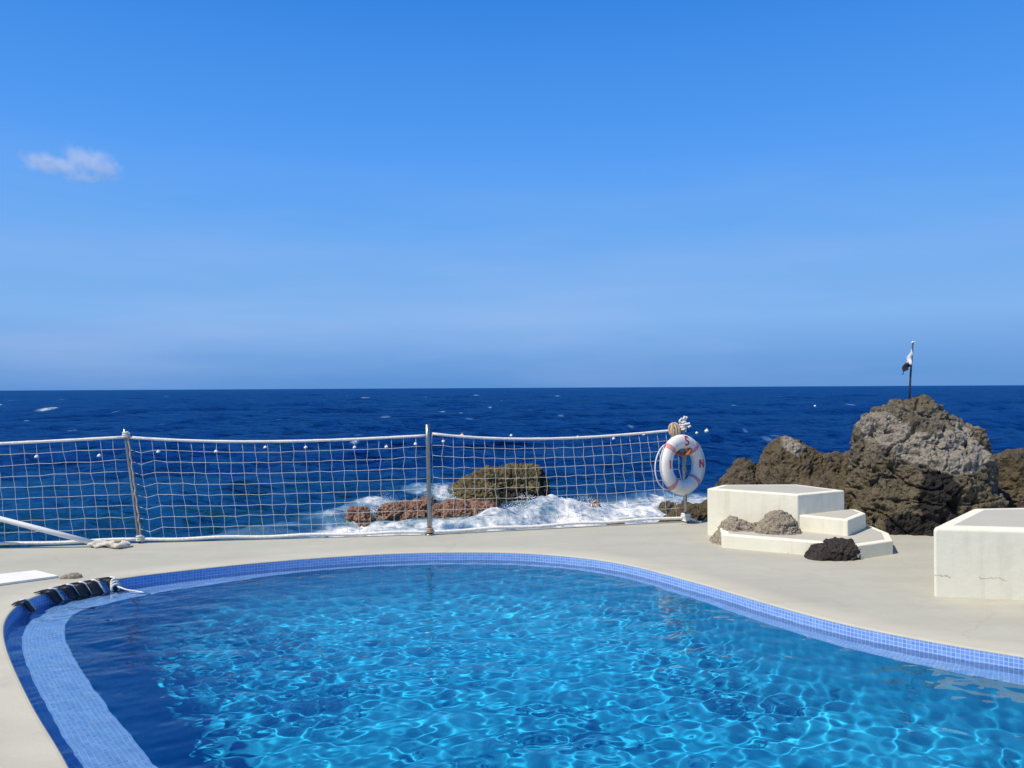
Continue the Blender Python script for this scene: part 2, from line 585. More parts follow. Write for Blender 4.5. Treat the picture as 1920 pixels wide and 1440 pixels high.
def catmull(P, n):
    P = np.array(P, float)
    out = []
    m = len(P)
    for i in range(m):
        p0, p1, p2, p3 = P[i - 1], P[i], P[(i + 1) % m], P[(i + 2) % m]
        for k in range(n):
            t = k / n
            out.append(.5 * ((2 * p1) + (-p0 + p2) * t + (2 * p0 - 5 * p1 + 4 * p2 - p3) * t * t + (-p0 + 3 * p1 - 3 * p2 + p3) * t ** 3))
    return np.array(out)


def resample(P, n):
    Q = np.vstack([P, P[:1]])
    d = np.r_[0, np.cumsum(np.linalg.norm(np.diff(Q, axis=0), axis=1))]
    s = np.linspace(0, d[-1], n, endpoint=False)
    return np.c_[np.interp(s, d, Q[:, 0]), np.interp(s, d, Q[:, 1])], s


rim, rim_s = resample(catmull(RIM, 12), 480)
for _ in range(6):                                         # soften the hand-made kinks
    rim = .5 * rim + .25 * (np.roll(rim, 1, 0) + np.roll(rim, -1, 0))
rim, rim_s = resample(rim, 480)
_t = np.roll(rim, -1, 0) - np.roll(rim, 1, 0)
_t /= np.linalg.norm(_t, axis=1)[:, None]
# outline runs clockwise seen from above: inward normal is to the right of travel
inward = np.c_[_t[:, 1], -_t[:, 0]]
NR = len(rim)


def ring(off, z):
    q = rim + inward * (np.asarray(off)[:, None] if np.ndim(off) else off)
    return np.c_[q, np.full(NR, z)]


def strip(name, rings, vs, mat, parent=None, smooth=True):
    V, U = [], []
    for q, v in zip(rings, vs):
        V.append(np.vstack([q, q[:1]]))
        U.append(np.c_[np.r_[rim_s, rim_s[-1] + (rim_s[1] - rim_s[0])], np.full(NR + 1, v)])
    V = np.vstack(V); U = np.vstack(U)
    F = []
    k = NR + 1
    for r in range(len(rings) - 1):
        for i in range(NR):
            F.append((r * k + i, r * k + i + 1, (r + 1) * k + i + 1, (r + 1) * k + i))
    return mk(name, V, F, mat, parent, smooth, uv=U)


LEDGE_Z, FLOOR_Z = -0.180, -1.40


def rim_at(x, y):
    return int(np.argmin(((rim - np.array([x, y])) ** 2).sum(1)))


_ia, _ib, _ic, _id = rim_at(-3.62, 6.25), rim_at(-1.9, 7.28), rim_at(.3, 1.3), rim_at(-1.3, 2.5)
_ie, _if = rim_at(1.2, 6.7), rim_at(3.0, 4.55)
_k = np.arange(NR)
_u = np.where(_k >= _ic, _k - NR, _k)          # left side runs from negative numbers up to _ib
LEDGE_W = np.interp(_u, [_ic - NR, (_id if _id < NR / 2 else _id - NR), _ia, _ib, _ie, _if, _ic - 1], [.0, .30, .30, .0, .0, .10, .10])
LEDGE_W = .055 + LEDGE_W
for _ in range(12):
    LEDGE_W = .5 * LEDGE_W + .25 * (np.roll(LEDGE_W, 1) + np.roll(LEDGE_W, -1))

basin = empty('pool_basin', (0, 4, FLOOR_Z))
tag(basin, 'blue mosaic swimming pool basin sunk in the pale deck', 'pool', kind='structure')
recv = []
recv.append(strip('tile_wall', [ring(0, -.012), ring(0.002, LEDGE_Z)], [0.012, -LEDGE_Z], m_tilew, basin))
recv.append(strip('tile_ledge', [ring(0.002, LEDGE_Z), ring(LEDGE_W, LEDGE_Z - .015)], [0, .39], m_tile, basin))
recv.append(strip('basin_wall', [ring(LEDGE_W, LEDGE_Z - .015), ring(LEDGE_W + .03, -.7), ring(LEDGE_W + .10, -1.02), ring(LEDGE_W + .24, -1.24), ring(LEDGE_W + .46, -1.365), ring(LEDGE_W + .8, FLOOR_Z - .012)], [0, .52, .88, 1.15, 1.4, 1.75], m_basin, basin))
fv = [(-4.2, .6, FLOOR_Z), (5.1, .6, FLOOR_Z), (5.1, 8.0, FLOOR_Z), (-4.2, 8.0, FLOOR_Z)]
fl = mk('basin_floor', fv, [(0, 1, 2, 3)], m_basin, basin, uv=np.array(fv)[:, :2])
recv.append(fl)
for o in recv:
    o.cycles.is_caustics_receiver = True


def seg_dist(P, poly, closed=True):
    """distance of points to a polyline, and inside mask"""
    P = np.asarray(P, float)
    poly = np.asarray(poly, float)
    d2 = np.full(len(P), 1e18)
    ins = np.zeros(len(P), bool)
    m = len(poly)
    for i in range(m if closed else m - 1):
        a, b2 = poly[i], poly[(i + 1) % m]
        ab = b2 - a
        t = np.clip(((P - a) @ ab) / max(ab @ ab, 1e-12), 0, 1)
        q = a + t[:, None] * ab
        d2 = np.minimum(d2, ((P - q) ** 2).sum(1))
        if closed:
            c = (a[1] > P[:, 1]) != (b2[1] > P[:, 1])
            with np.errstate(divide='ignore', invalid='ignore'):
                xx = (b2[0] - a[0]) * (P[:, 1] - a[1]) / (b2[1] - a[1]) + a[0]
            ins ^= c & (P[:, 0] < xx)
    return np.sqrt(d2), ins


# ------------------------------------------------------------------ pool water with real ripples
step = .012
gx = np.arange(-3.9, 4.8, step)
gy = np.arange(.85, 7.7, step)
GX, GY = np.meshgrid(gx, gy)
P2 = np.c_[GX.ravel(), GY.ravel()]
dist, ins = seg_dist(P2, rim[::4])
keep = (ins | (dist < .05)).reshape(GX.shape)
hz = np.zeros(len(P2))
wr = np.random.default_rng(11)
for k in range(80):
    lam = .078 * (.75 / .078) ** (wr.random() ** 1.1)
    ang = R(95) + wr.normal() * .75
    kx, ky = math.cos(ang) * 2 * math.pi / lam, math.sin(ang) * 2 * math.pi / lam
    amp = .00029 * min((lam / .2) ** 1.3, 1.5) * (.5 + wr.random())
    wx = P2[:, 0] + .10 * np.sin(P2[:, 1] * 1.3 + k) + .04 * np.sin(P2[:, 0] * 3.1 + 2 * k)
    wy = P2[:, 1] + .10 * np.sin(P2[:, 0] * 1.1 + 1.7 * k)
    hz += amp * np.sin(kx * wx + ky * wy + wr.random() * 6.28)
gust = .55 + .6 * sstep(-.35, .45, fbm(np.c_[P2 * .55, np.full(len(P2), 3.3)], 3))
hz *= gust
idx = -np.ones(GX.shape, int)
fk = keep[:-1, :-1] & keep[1:, :-1] & keep[:-1, 1:] & keep[1:, 1:]
use = np.zeros(GX.shape, bool)
use[:-1, :-1] |= fk; use[1:, :-1] |= fk; use[:-1, 1:] |= fk; use[1:, 1:] |= fk
idx[use] = np.arange(use.sum())
V = np.c_[P2, WATER + hz][use.ravel()]
jj, ii = np.nonzero(fk)
F = np.c_[idx[jj, ii], idx[jj, ii + 1], idx[jj + 1, ii + 1], idx[jj + 1, ii]]
pw = mk('pool_water', V, F, m_pool, None, True)
tag(pw, 'clear rippled blue water filling the pool', 'water', kind='structure')
pw.cycles.is_caustics_caster = True

# ------------------------------------------------------------------ deck with a hole for the pool
FAR = [(-14, 6.35), (-10, 7.0), (-7.4, 7.45), (-5.19, 7.80), (-3.9, 8.05), (-2.5, 8.21), (-.93, 8.42), (.52, 8.79), (2.03, 9.16), (2.6, 9.2), (3.2, 9.0),
       (4.2, 8.75), (5.6, 8.3), (7.0, 7.6), (9, 7.0), (13, 6.4)]
outer = FAR + [(13, -7), (-14, -7)]
bm = bmesh.new()
ov = [bm.verts.new((x, y, 0)) for x, y in outer]
oe = [bm.edges.new((ov[i], ov[(i + 1) % len(ov)])) for i in range(len(ov))]
c1 = ring(-.30, 0)
iv = [bm.verts.new(p) for p in c1]
ie = [bm.edges.new((iv[i], iv[(i + 1) % NR])) for i in range(NR)]
bmesh.ops.triangle_fill(bm, use_beauty=True, use_dissolve=False, edges=oe + ie)
bm.verts.index_update()
V = [v.co[:] for v in bm.verts]
F = [[v.index for v in f.verts] for f in bm.faces]
bm.free()
V = np.array(V)
# make all normals up
F2 = []
for f in F:
    a, b_, c_ = V[f[0]], V[f[1]], V[f[2]]
    F2.append(f if np.cross(b_ - a, c_ - a)[2] > 0 else f[::-1])
nv = len(V)
att_c = np.zeros(nv)
att_c[len(outer):] = 0.0
rings = [ring(-.30, 0), ring(-.12, 0), ring(-.02, 0), ring(-.007, -.002), ring(-.001, -.008), ring(0.0, -.02)]
cval = [0.0, .85, 1, 1, 1, 1]
Vr = np.vstack(rings)
base = nv
V = np.vstack([V, Vr])
att_c = np.r_[att_c, np.repeat(cval, NR)]
for r in range(len(rings) - 1):
    for i in range(NR):
        j = (i + 1) % NR
        F2.append((base + r * NR + i, base + r * NR + j, base + (r + 1) * NR + j, base + (r + 1) * NR + i))
# deck's own vertical edge down into the sea
no = len(outer)
b0 = len(V)
ow = np.array([(x, y, 0) for x, y in outer])
V = np.vstack([V, ow, ow - np.array([0, 0, .16])])
att_c = np.r_[att_c, np.zeros(2 * no)]
for i in range(no):
    j = (i + 1) % no
    F2.append((b0 + i, b0 + no + i, b0 + no + j, b0 + j))
deck = mk('pool_deck', V, F2, m_deck, None, False, attrs={'coping': att_c})
tag(deck, 'pale painted concrete deck round the pool', 'deck', kind='structure')
V, F = [], []
ins_o = [(x, y - .05) for x, y in FAR] + [(12.95, -6.95), (-13.95, -6.95)]
for z in (-.16, -4.2):
    V += [(x, y, z) for x, y in ins_o]
F = [(i, i + no, (i + 1) % no + no, (i + 1) % no) for i in range(no)]
sw = mk('sea_wall', V, F, m_wall)
tag(sw, kind='structure')


# ------------------------------------------------------------------ rocks
def loaf(outline, yc, depth, zb, nX=40, M=26, e=.75, skew=0.0):
    """closed solid whose crest follows outline [(x, z)...]; real depth all round"""
    o = np.array(outline, float)
    x = np.linspace(o[0, 0], o[-1, 0], nX)
    zt = np.interp(x, o[:, 0], o[:, 1])
    V, F = [], []
    for i in range(nX):
        t = 2 * i / (nX - 1) - 1
        a = depth * max(.22, (1 - abs(t) ** 3.2)) ** .6
        h = (zt[i] - zb) / 2
        zc = (zt[i] + zb) / 2
        for k in range(M):
            w = 2 * math.pi * k / M
            cw, sw_ = math.cos(w), math.sin(w)
            y = a * math.copysign(abs(cw) ** e, cw)
            z = zc + h * math.copysign(abs(sw_) ** e, sw_)
            V.append((x[i], yc + y + skew * (z - zb), z))
    for i in range(nX - 1):
        for k in range(M):
            k2 = (k + 1) % M
            F.append((i * M + k, i * M + k2, (i + 1) * M + k2, (i + 1) * M + k))
    F.append(tuple(range(M))[::-1])
    F.append(tuple((nX - 1) * M + k for k in range(M)))
    return V, F


def rock(name, solids, mat, label, cat='rock', voxel=.035, amp=(.09, .05, .02), freq=(1.1, 3.4, 10), pit=.03, origin=(0, 0, 0), masks=None, group=None, seed=0.0, carve=None):
    mb = MB()
    for s_ in solids:
        if s_[0] == 'ball':
            mb.ball(s_[1], 1.0, 20, 12, s_[2])
        else:
            mb.add(*s_)
    me = bpy.data.meshes.new('tmp')
    me.from_pydata(mb.v, [], mb.f)
    bmx = bmesh.new(); bmx.from_mesh(me); bmesh.ops.recalc_face_normals(bmx, faces=bmx.faces[:]); bmx.to_mesh(me); bmx.free()
    o = bpy.data.objects.new('tmp', me)
    C.objects.link(o)
    md = o.modifiers.new('r', 'REMESH'); md.mode = 'VOXEL'; md.voxel_size = voxel
    dg = bpy.context.evaluated_depsgraph_get(); dg.update()
    ev = o.evaluated_get(dg)
    m2 = ev.to_mesh()
    nv = len(m2.vertices)
    co = np.empty(nv * 3, np.float32); m2.vertices.foreach_get('co', co); co = co.reshape(-1, 3).astype(float)
    no_ = np.empty(nv * 3, np.float32); m2.vertex_normals.foreach_get('vector', no_); no_ = no_.reshape(-1, 3)
    F = [tuple(p_.vertices) for p_ in m2.polygons]
    ev.to_mesh_clear()
    bpy.data.objects.remove(o); bpy.data.meshes.remove(me)
    q = co + seed
    warp = np.c_[pnoise(q * 1.7 + 5), pnoise(q * 1.7 + 15), pnoise(q * 1.7 + 25)] * .12
    d = amp[0] * fbm((q + warp) * freq[0], 3) + amp[1] * (fbm((q + warp) * freq[1], 4, ridged=True) - .6) + amp[2] * fbm(q * freq[2], 4)
    pn = pnoise((q + warp) * freq[1] * 2.2 + 40)
    d -= pit * sstep(.22, .5, pn)
    crk = np.abs(pnoise((q + warp * 2) * freq[0] * 1.3 + 70))
    d -= pit * 1.0 * (1 - sstep(0, .05, crk))
    pn2 = pnoise(q * freq[2] * 1.6 + 90)
    d -= pit * .5 * sstep(.2, .45, pn2)
    d += amp[2] * .5 * pnoise(q * freq[2] * 2.7 + 33)
    lay = np.abs(pnoise(np.c_[q[:, 0] * .9, q[:, 1] * .9, q[:, 2] * 2.6] * freq[0] + 55))     # broken bedding planes
    d -= pit * .5 * (1 - sstep(0, .06, lay))
    co2 = co + no_ * d[:, None]
    if carve:
        co2 = carve(co2)
    at_ = {k: np.zeros(nv) for k in ('lichen', 'dark_tone', 'moss')}
    if masks:
        for k, fn_ in masks.items():
            at_[k] = np.clip(fn_(co2), 0, 1)
    ob = mk(name, co2, F, mat, None, True, attrs=at_, origin=origin)
    # crisp facets: sharpen by flat shading
    ob.data.polygons.foreach_set('use_smooth', [False] * len(ob.data.polygons))
    tag(ob, label, cat, group)
    return ob


def blob(c, r):
    c, r = np.array(c), np.array(r)
    return lambda p: 1 - sstep(.55, 1.15, np.sqrt((((p - c) / r) ** 2).sum(1)))


def orr(*fs):
    return lambda p: np.max([f(p) for f in fs], axis=0)


D0 = .950
main_out = [(x * D0, 1.6 - (1.6 - z) * D0) for x, z in
            [(4.10, -.3), (4.13, .5), (4.15, .95), (4.22, 1.12), (4.34, 1.25), (4.5, 1.34), (4.68, 1.42), (4.9, 1.45), (5.07, 1.41), (5.18, 1.28),
             (5.25, 1.17), (5.38, 1.12), (5.5, 1.06), (5.66, 1.07), (5.76, .96), (5.83, .78), (5.86, .6), (5.9, -.3)]]
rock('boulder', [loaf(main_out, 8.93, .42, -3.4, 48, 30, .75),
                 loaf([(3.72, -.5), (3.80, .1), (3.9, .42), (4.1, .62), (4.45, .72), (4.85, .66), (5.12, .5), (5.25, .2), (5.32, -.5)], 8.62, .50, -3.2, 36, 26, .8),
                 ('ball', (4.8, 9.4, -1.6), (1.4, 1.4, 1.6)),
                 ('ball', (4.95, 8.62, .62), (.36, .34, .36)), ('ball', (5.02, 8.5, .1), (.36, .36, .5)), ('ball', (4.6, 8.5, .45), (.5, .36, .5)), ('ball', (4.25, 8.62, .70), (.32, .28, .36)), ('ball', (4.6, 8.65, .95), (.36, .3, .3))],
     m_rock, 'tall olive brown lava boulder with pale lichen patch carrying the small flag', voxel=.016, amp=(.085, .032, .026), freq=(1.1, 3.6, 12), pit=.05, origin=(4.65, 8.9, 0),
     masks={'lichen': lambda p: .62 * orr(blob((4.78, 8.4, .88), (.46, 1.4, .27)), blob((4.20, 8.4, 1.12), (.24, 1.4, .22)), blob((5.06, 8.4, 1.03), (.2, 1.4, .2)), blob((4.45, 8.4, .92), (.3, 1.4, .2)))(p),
            'dark_tone': lambda p: orr(blob((4.55, 8.2, .40), (.24, 1.0, .36)), blob((4.25, 8.1, .05), (.30, 1, .2)))(p),  # darkens two patches low on the front
            'moss': lambda p: orr(blob((4.1, 8.3, .35), (.45, 1.1, .5)), blob((4.95, 8.3, .45), (.3, 1, .35)), blob((4.65, 8.9, 1.45), (.2, .6, .2)), blob((4.7, 8.0, -.2), (1, 1, .25)))(p)})
ridge_out = [(3.05, .2), (3.12, .5), (3.2, .68), (3.3, .88), (3.43, .96), (3.58, .94), (3.68, .83), (3.85, .75), (4.05, .73), (4.3, .75), (4.5, .6)]
rock('rock_ridge', [loaf(ridge_out, 9.75, .6, -3.4, 36, 24, .8), ('ball', (3.9, 9.3, -.1), (.75, .5, .65))], m_rockd,
     'low brown rock ridge with a rounded knob behind the white steps', voxel=.03, origin=(3.7, 9.7, 0), seed=3.1, amp=(.06, .026, .018), pit=.03,
     masks={'moss': lambda p: orr(blob((3.5, 9.3, .75), (.45, .8, .35)), blob((4.1, 9.2, .4), (.35, .8, .35)))(p), 'lichen': lambda p: .35 * blob((3.5, 9.4, .9), (.2, .6, .2))(p)})
left_out = [(2.5, -.1), (2.62, .2), (2.72, .34), (2.83, .5), (2.98, .64), (3.14, .63), (3.24, .45), (3.32, .1)]
rock('dark_rock', [loaf(left_out, 10.0, .42, -3.2, 26, 22, .85)], m_rockd, 'dark pointed rock showing above the left end of the white steps', voxel=.03,
     origin=(2.9, 10, 0), seed=6.7, amp=(.05, .028, .018), pit=.03, masks={'dark_tone': lambda p: .3 * np.ones(len(p)), 'lichen': lambda p: .6 * blob((3.2, 9.6, .4), (.12, .5, .2))(p)})
low_out = [(1.62, -.45), (1.74, -.2), (1.83, -.08), (1.98, .03), (2.12, .12), (2.3, .16), (2.5, .22), (2.75, .22), (2.9, .0)]
rock('shore_rock', [loaf(low_out, 9.62, .36, -3.0, 30, 22, .85)], m_rockd, 'low dark rock at the deck edge behind the lifebuoy post', voxel=.028, origin=(2.2, 9.6, 0),
     seed=9.9, amp=(.05, .045, .016), pit=.03, masks={'moss': lambda p: .9 * blob((2.3, 9.4, .1), (.5, .5, .25))(p)})
rock('shore_stone', [loaf([(1.0, -.25), (1.14, -.08), (1.26, -.02), (1.38, -.09), (1.5, -.3)], 9.35, .2, -2.9, 16, 18, .9)], m_rockd,
     'small dark rock tip peeping over the deck edge under the net', voxel=.022, origin=(1.25, 9.3, 0), seed=1.9, amp=(.03, .03, .012), pit=.02, masks={'moss': lambda p: np.ones(len(p)) * .6})
right_out = [(5.75, .3), (5.85, .62), (5.98, .76), (6.15, .80), (6.4, .82), (6.8, .76), (7.3, .85), (7.9, .6), (8.4, .1)]
rock('rock_mass', [loaf(right_out, 9.45, .55, -3.4, 36, 24, .75), ('ball', (7.2, 8.9, .0), (.8, .6, .6))], m_rockd,
     'brown rock mass at the right edge of the picture beyond the big block', voxel=.03, origin=(6.8, 9.4, 0), seed=12.4, amp=(.06, .026, .018), pit=.03,
     masks={'moss': lambda p: .7 * blob((6.3, 9, .5), (.7, .8, .3))(p)})
rock('pink_stone', [loaf([(5.98, .02), (6.05, .16), (6.18, .24), (6.4, .25), (6.6, .05)], 8.55, .25, -.4, 14, 16, .9)], m_stone,
     'pinkish stone lying behind the big block at the right edge', voxel=.02, origin=(6.25, 8.5, 0), seed=4.4, amp=(.025, .02, .008), pit=.01)

# stones set into the steps
rock('tan_outcrop', [loaf([(2.03, -.06), (2.11, .04), (2.19, .17), (2.28, .255), (2.37, .215), (2.47, .18), (2.54, .19)], 7.93, .20, -.12, 20, 18, .9, 0),
                     loaf([(2.42, .1), (2.50, .20), (2.60, .31), (2.68, .35), (2.77, .31), (2.84, .23), (2.89, .1)], 7.74, .17, -.1, 20, 18, .9, 0)],
     m_stone, 'tan two-humped natural stone bedded against the front of the white steps', voxel=.012, origin=(2.5, 7.9, 0), seed=2.2, amp=(.025, .02, .01), pit=.015, freq=(2.6, 8, 24),
     masks={'dark_tone': lambda p: .35 * blob((2.86, 7.7, .2), (.08, .3, .1))(p)})
rock('basalt_stone', [loaf([(2.70, -.04), (2.76, .03), (2.84, .10), (2.95, .150), (3.08, .165), (3.17, .15), (3.22, .09), (3.25, -.04)], 7.18, .15, -.08, 22, 18, .9)],
     m_basalt, 'dark grey rounded stone bedded in the front of the lowest white step', voxel=.012, origin=(3, 7.2, 0), seed=8.2, amp=(.02, .018, .009), pit=.014, freq=(2.6, 8, 24),
     masks={'lichen': lambda p: .85 * blob((2.84, 7.08, .14), (.05, .1, .03))(p)})

# rocks in the sea
rock('sea_rock', [loaf([(-2.55, -2.75), (-2.3, -2.35), (-1.9, -2.05), (-1.4, -1.80), (-.9, -1.60), (0, -1.53), (.8, -1.55), (1.1, -1.68), (1.3, -2.0), (1.36, -3)], 30.4, 1.1, -4, 44, 28, .7)],
     m_rocko, 'flat topped olive brown rock standing in the sea behind the net', voxel=.06, amp=(.17, .11, .06), freq=(.9, 2.6, 8), pit=.10, origin=(-.5, 30.4, SEA), seed=21,
     masks={'moss': lambda p: np.where(p[:, 2] > -1.9, .9, .45), 'dark_tone': lambda p: orr(blob((1.3, 29.6, -2), (.25, 2, .8)), blob((-.3, 29, -2.5), (1.6, 2, .3)))(p)})
rk = dict(voxel=.05, amp=(.10, .09, .045), freq=(1.1, 3.2, 8), pit=.07)
rock('reef_rock', [loaf([(-5.62, -2.9), (-5.5, -2.5), (-5.38, -2.36), (-5.1, -2.29), (-4.85, -2.4), (-4.68, -2.6), (-4.6, -2.9)], 25.6, .42, -3.6, 22, 20, .8)], m_rockr,
     'small separate reddish reef rock at the left end of the reef', origin=(-5.1, 25.6, SEA), seed=31, **rk)
rock('reef_rock', [loaf([(-4.7, -2.9), (-4.5, -2.48), (-4.1, -2.32), (-3.7, -2.23), (-3.4, -2.25), (-3.1, -2.2), (-2.95, -2.1), (-2.75, -2.2), (-2.55, -2.7)], 26.2, .45, -3.6, 30, 20, .8)], m_rockr,
     'long low reddish reef rock just left of the steel post', origin=(-3.6, 26.2, SEA), seed=35, **rk)
rock('reef_rock', [loaf([(-2.72, -2.9), (-2.6, -2.35), (-2.2, -2.24), (-1.7, -2.24), (-1.3, -2.25), (-1.0, -2.2), (-.6, -2.3), (-.35, -2.8)], 25.9, .6, -3.6, 30, 20, .75)], m_rockr,
     'broad reddish reef rock just right of the steel post', origin=(-1.6, 25.9, SEA), seed=39, **rk)
rock('reef_rock', [loaf([(-1.72, -2.9), (-1.6, -2.15), (-1.45, -1.9), (-1.08, -1.82), (-.66, -1.88), (-.52, -2.2), (-.42, -2.9)], 26.9, .5, -3.6, 22, 20, .65)], m_rocko,
     'squarish olive reef rock between the red reef and the flat sea rock', origin=(-1.1, 26.9, SEA), seed=43, masks={'moss': lambda p: np.ones(len(p)) * .8}, **rk)
rock('wash_rock', [loaf([(2.7, -2.9), (2.82, -2.55), (2.98, -2.42), (3.1, -2.52), (3.25, -2.9)], 27.6, .2, -3.2, 14, 14, .9)], m_rockr,
     'tiny dark rock tip awash in the foam right of the sea rock', origin=(2.95, 27.6, SEA), seed=47, voxel=.04, amp=(.04, .05, .02), pit=.03)
rock('wash_rock', [loaf([(5.1, -2.9), (5.25, -2.5), (5.5, -2.42), (5.75, -2.52), (5.95, -2.9)], 27.2, .25, -3.2, 16, 14, .9)], m_rockd,
     'low dark rock tip awash in the foam beside the lifebuoy post', origin=(5.5, 27.2, SEA), seed=51, voxel=.04, amp=(.04, .05, .02), pit=.03)

# ------------------------------------------------------------------ sea
NRW, NCL = 860, 900
rr = 7.5 * (32000 / 7.5) ** (np.linspace(0, 1, NRW))
th = np.linspace(R(-64), R(64), NCL)
RR, TH = np.meshgrid(rr, th, indexing='ij')
X = (RR * np.sin(TH)).ravel(); Y = (RR * np.cos(TH)).ravel()
r1 = RR.ravel()
dr = r1 * (rr[1] / rr[0] - 1)
Z = np.zeros_like(X)
wr = np.random.default_rng(5)
for k in range(130):
    lam = .55 * (40 / .55) ** (wr.random() ** 1.15)
    ang = R(-78) + wr.normal() * .5
    kx, ky = math.cos(ang) * 2 * math.pi / lam, math.sin(ang) * 2 * math.pi / lam
    amp = .0098 * lam ** .6 * (.4 + wr.random())
    wgt = sstep(1.6, 3.2, lam / dr)
    msk = wgt > 0
    ph = wr.random() * 6.28
    arg = kx * X[msk] + ky * Y[msk] + ph + .5 * np.sin(.13 * X[msk] / max(lam, 2) * 3 + k)
    sn = np.sin(arg)
    Z[msk] += amp * wgt[msk] * (sn - .25 * np.cos(2 * arg))
near = r1 < 80
# foam field (metres on the sea surface)
FOAM = [(-6.5, 21), (-5.9, 25.2), (-4.6, 26.6), (-4.2, 25.2), (-3.0, 25.4), (-1.2, 24.9), (-.4, 26.2), (-.2, 27.4), (1.2, 28.6), (2.0, 28.9), (3.6, 29.3), (5.2, 30.8), (6.9, 31.5), (8.4, 31.6),
        (9.5, 29), (9.5, 18), (-3.5, 18)]
P2 = np.c_[X, Y]
foam = np.zeros_like(X)
d, ins = seg_dist(P2[near], FOAM)
sd = np.where(ins, d, -d)
nz = fbm(np.c_[P2[near] * .5, np.zeros(near.sum())], 4) * 1.1
f_ = sstep(-1.6, 1.1, sd + nz)


def fpatch(cx, cy, rx, ry, s=1.0):
    q = np.sqrt(((P2[near, 0] - cx) / rx) ** 2 + ((P2[near, 1] - cy) / ry) ** 2) + .45 * nz
    return s * (1 - sstep(.35, 1.1, q))


for a in [(-8.2, 24.6, 2.2, 1.0, .72), (-6.0, 26.0, 1.6, 1.1, .8), (-3.4, 30.2, 1.7, 1.3, .8), (-2.4, 29.3, 1.1, .9, .8), (.6, 29.0, 1.3, .6, .75), (-5.0, 27.3, 1.1, .9, .95),
          (-3.0, 27.0, .9, .5, .9), (-7.5, 22.4, 2.2, 1.2, .55), (-.5, 24.6, 3.2, 1.5, .95), (1.9, 26.5, 1.4, 2.6, 1.0), (-2.4, 23.2, 2.2, .9, .5)]:
    f_ = np.maximum(f_, fpatch(*a))
foam[near] = f_
# whitecaps far out
for cx, cy, rx, ry in [(-92, 152, 2.1, 6), (-92.5, 165, 2, 4), (-147, 215, 2.4, 9), (-141, 210, 1.2, 5), (-52, 240, 1.6, 9), (-37, 175, .8, 5), (-172, 300, 4, 14), (-63, 330, 3, 14),
                       (60, 300, 2, 12), (18, 160, .6, 3), (-8, 120, .5, 2), (-40, 118, .6, 2.2), (-47, 82, .45, 1.3), (-70, 110, .7, 2), (95, 260, 1.6, 8), (-20, 420, 3.5, 20), (140, 420, 3.5, 20)]:
    q = np.sqrt(((X - cx) / rx) ** 2 + ((Y - cy) / ry) ** 2)
    foam = np.maximum(foam, .95 * (1 - sstep(.3, 1, q)))
for _ in range(70):                                   # small scattered whitecaps
    r_w = 60 * (520 / 60) ** wr.random(); t_w = R(-36) + R(72) * wr.random()
    cx, cy = r_w * math.sin(t_w), r_w * math.cos(t_w)
    sz = (.25 + .5 * wr.random()) * (r_w / 90) ** .6
    q = np.sqrt(((X - cx) / (sz * 1.5)) ** 2 + ((Y - cy) / (sz * 2.2 + .012 * r_w)) ** 2)
    foam = np.maximum(foam, (.55 + .35 * wr.random()) * (1 - sstep(.2, 1, q)))
# churned water stands a little proud and lumpy
lump = fbm(np.c_[X[near] * 1.2, Y[near] * .9, np.full(near.sum(), 8.8)], 5, ridged=True)
Z[near] += f_ * (.055 * lump - .03) * (1 - .0 * f_)
q = np.sqrt(((X[near] + .2) / 3.4) ** 2 + ((Y[near] - 24.3) / 1.3) ** 2)
Z[near] += .10 * (1 - sstep(.2, 1, q))
q = np.sqrt(((X[near] - 1.6) / 1.8) ** 2 + ((Y[near] - 26.6) / 1.6) ** 2)
Z[near] += .16 * (1 - sstep(.2, 1, q)) * (1 + .4 * lump)
shal = 1 - sstep(22, 50, Y - .12 * np.abs(X) + 6 * pnoise(np.c_[X * .05, Y * .05, np.zeros_like(X)]))
shal *= np.where(X > 6, .5, 1)
ids = np.arange(NRW * NCL).reshape(NRW, NCL)
F = np.stack([ids[:-1, :-1], ids[:-1, 1:], ids[1:, 1:], ids[1:, :-1]], -1).reshape(-1, 4)[:, ::-1]
me = bpy.data.meshes.new('sea')
nvv = len(X)
me.vertices.add(nvv)
me.vertices.foreach_set('co', np.c_[X, Y, Z + SEA].astype(np.float32).ravel())
me.loops.add(F.size)
me.loops.foreach_set('vertex_index', F.astype(np.int32).ravel())
me.polygons.add(len(F))
me.polygons.foreach_set('loop_start', np.arange(0, F.size, 4, dtype=np.int32))
me.polygons.foreach_set('use_smooth', np.ones(len(F), bool))
me.update(calc_edges=True)
for k, v in (('foam', foam), ('shallow', shal)):
    a = me.attributes.new(k, 'FLOAT', 'POINT')
    a.data.foreach_set('value', v.astype(np.float32))
me.materials.append(m_sea)
sea = bpy.data.objects.new('sea', me)
C.objects.link(sea)
tag(sea, 'deep blue choppy sea reaching the horizon with surf by the reef', 'sea', kind='structure')


# spray thrown up by the reef: countless droplets
def spray(name, label, bursts):
    mb = MB()
    for (cx, cy, cz, w, h, lean, n) in bursts:
        for _ in range(n):
            t = random.random() ** 1.5
            u = random.gauss(0, 1)
            x = cx + u * w * (.45 + .35 * t) + lean * t * h
            y = cy + random.gauss(0, .18)
            hh = h * t * math.exp(-.35 * u * u)
            r = random.uniform(.004, .019) * (1.25 - t)
            mb.ball((x, y, cz + hh), r, 5, 3, (random.uniform(.7, 1.6), 1, random.uniform(.6, 1.2)))
    o = mb.build(name, m_spray)
    tag(o, label, 'spray', kind='stuff')


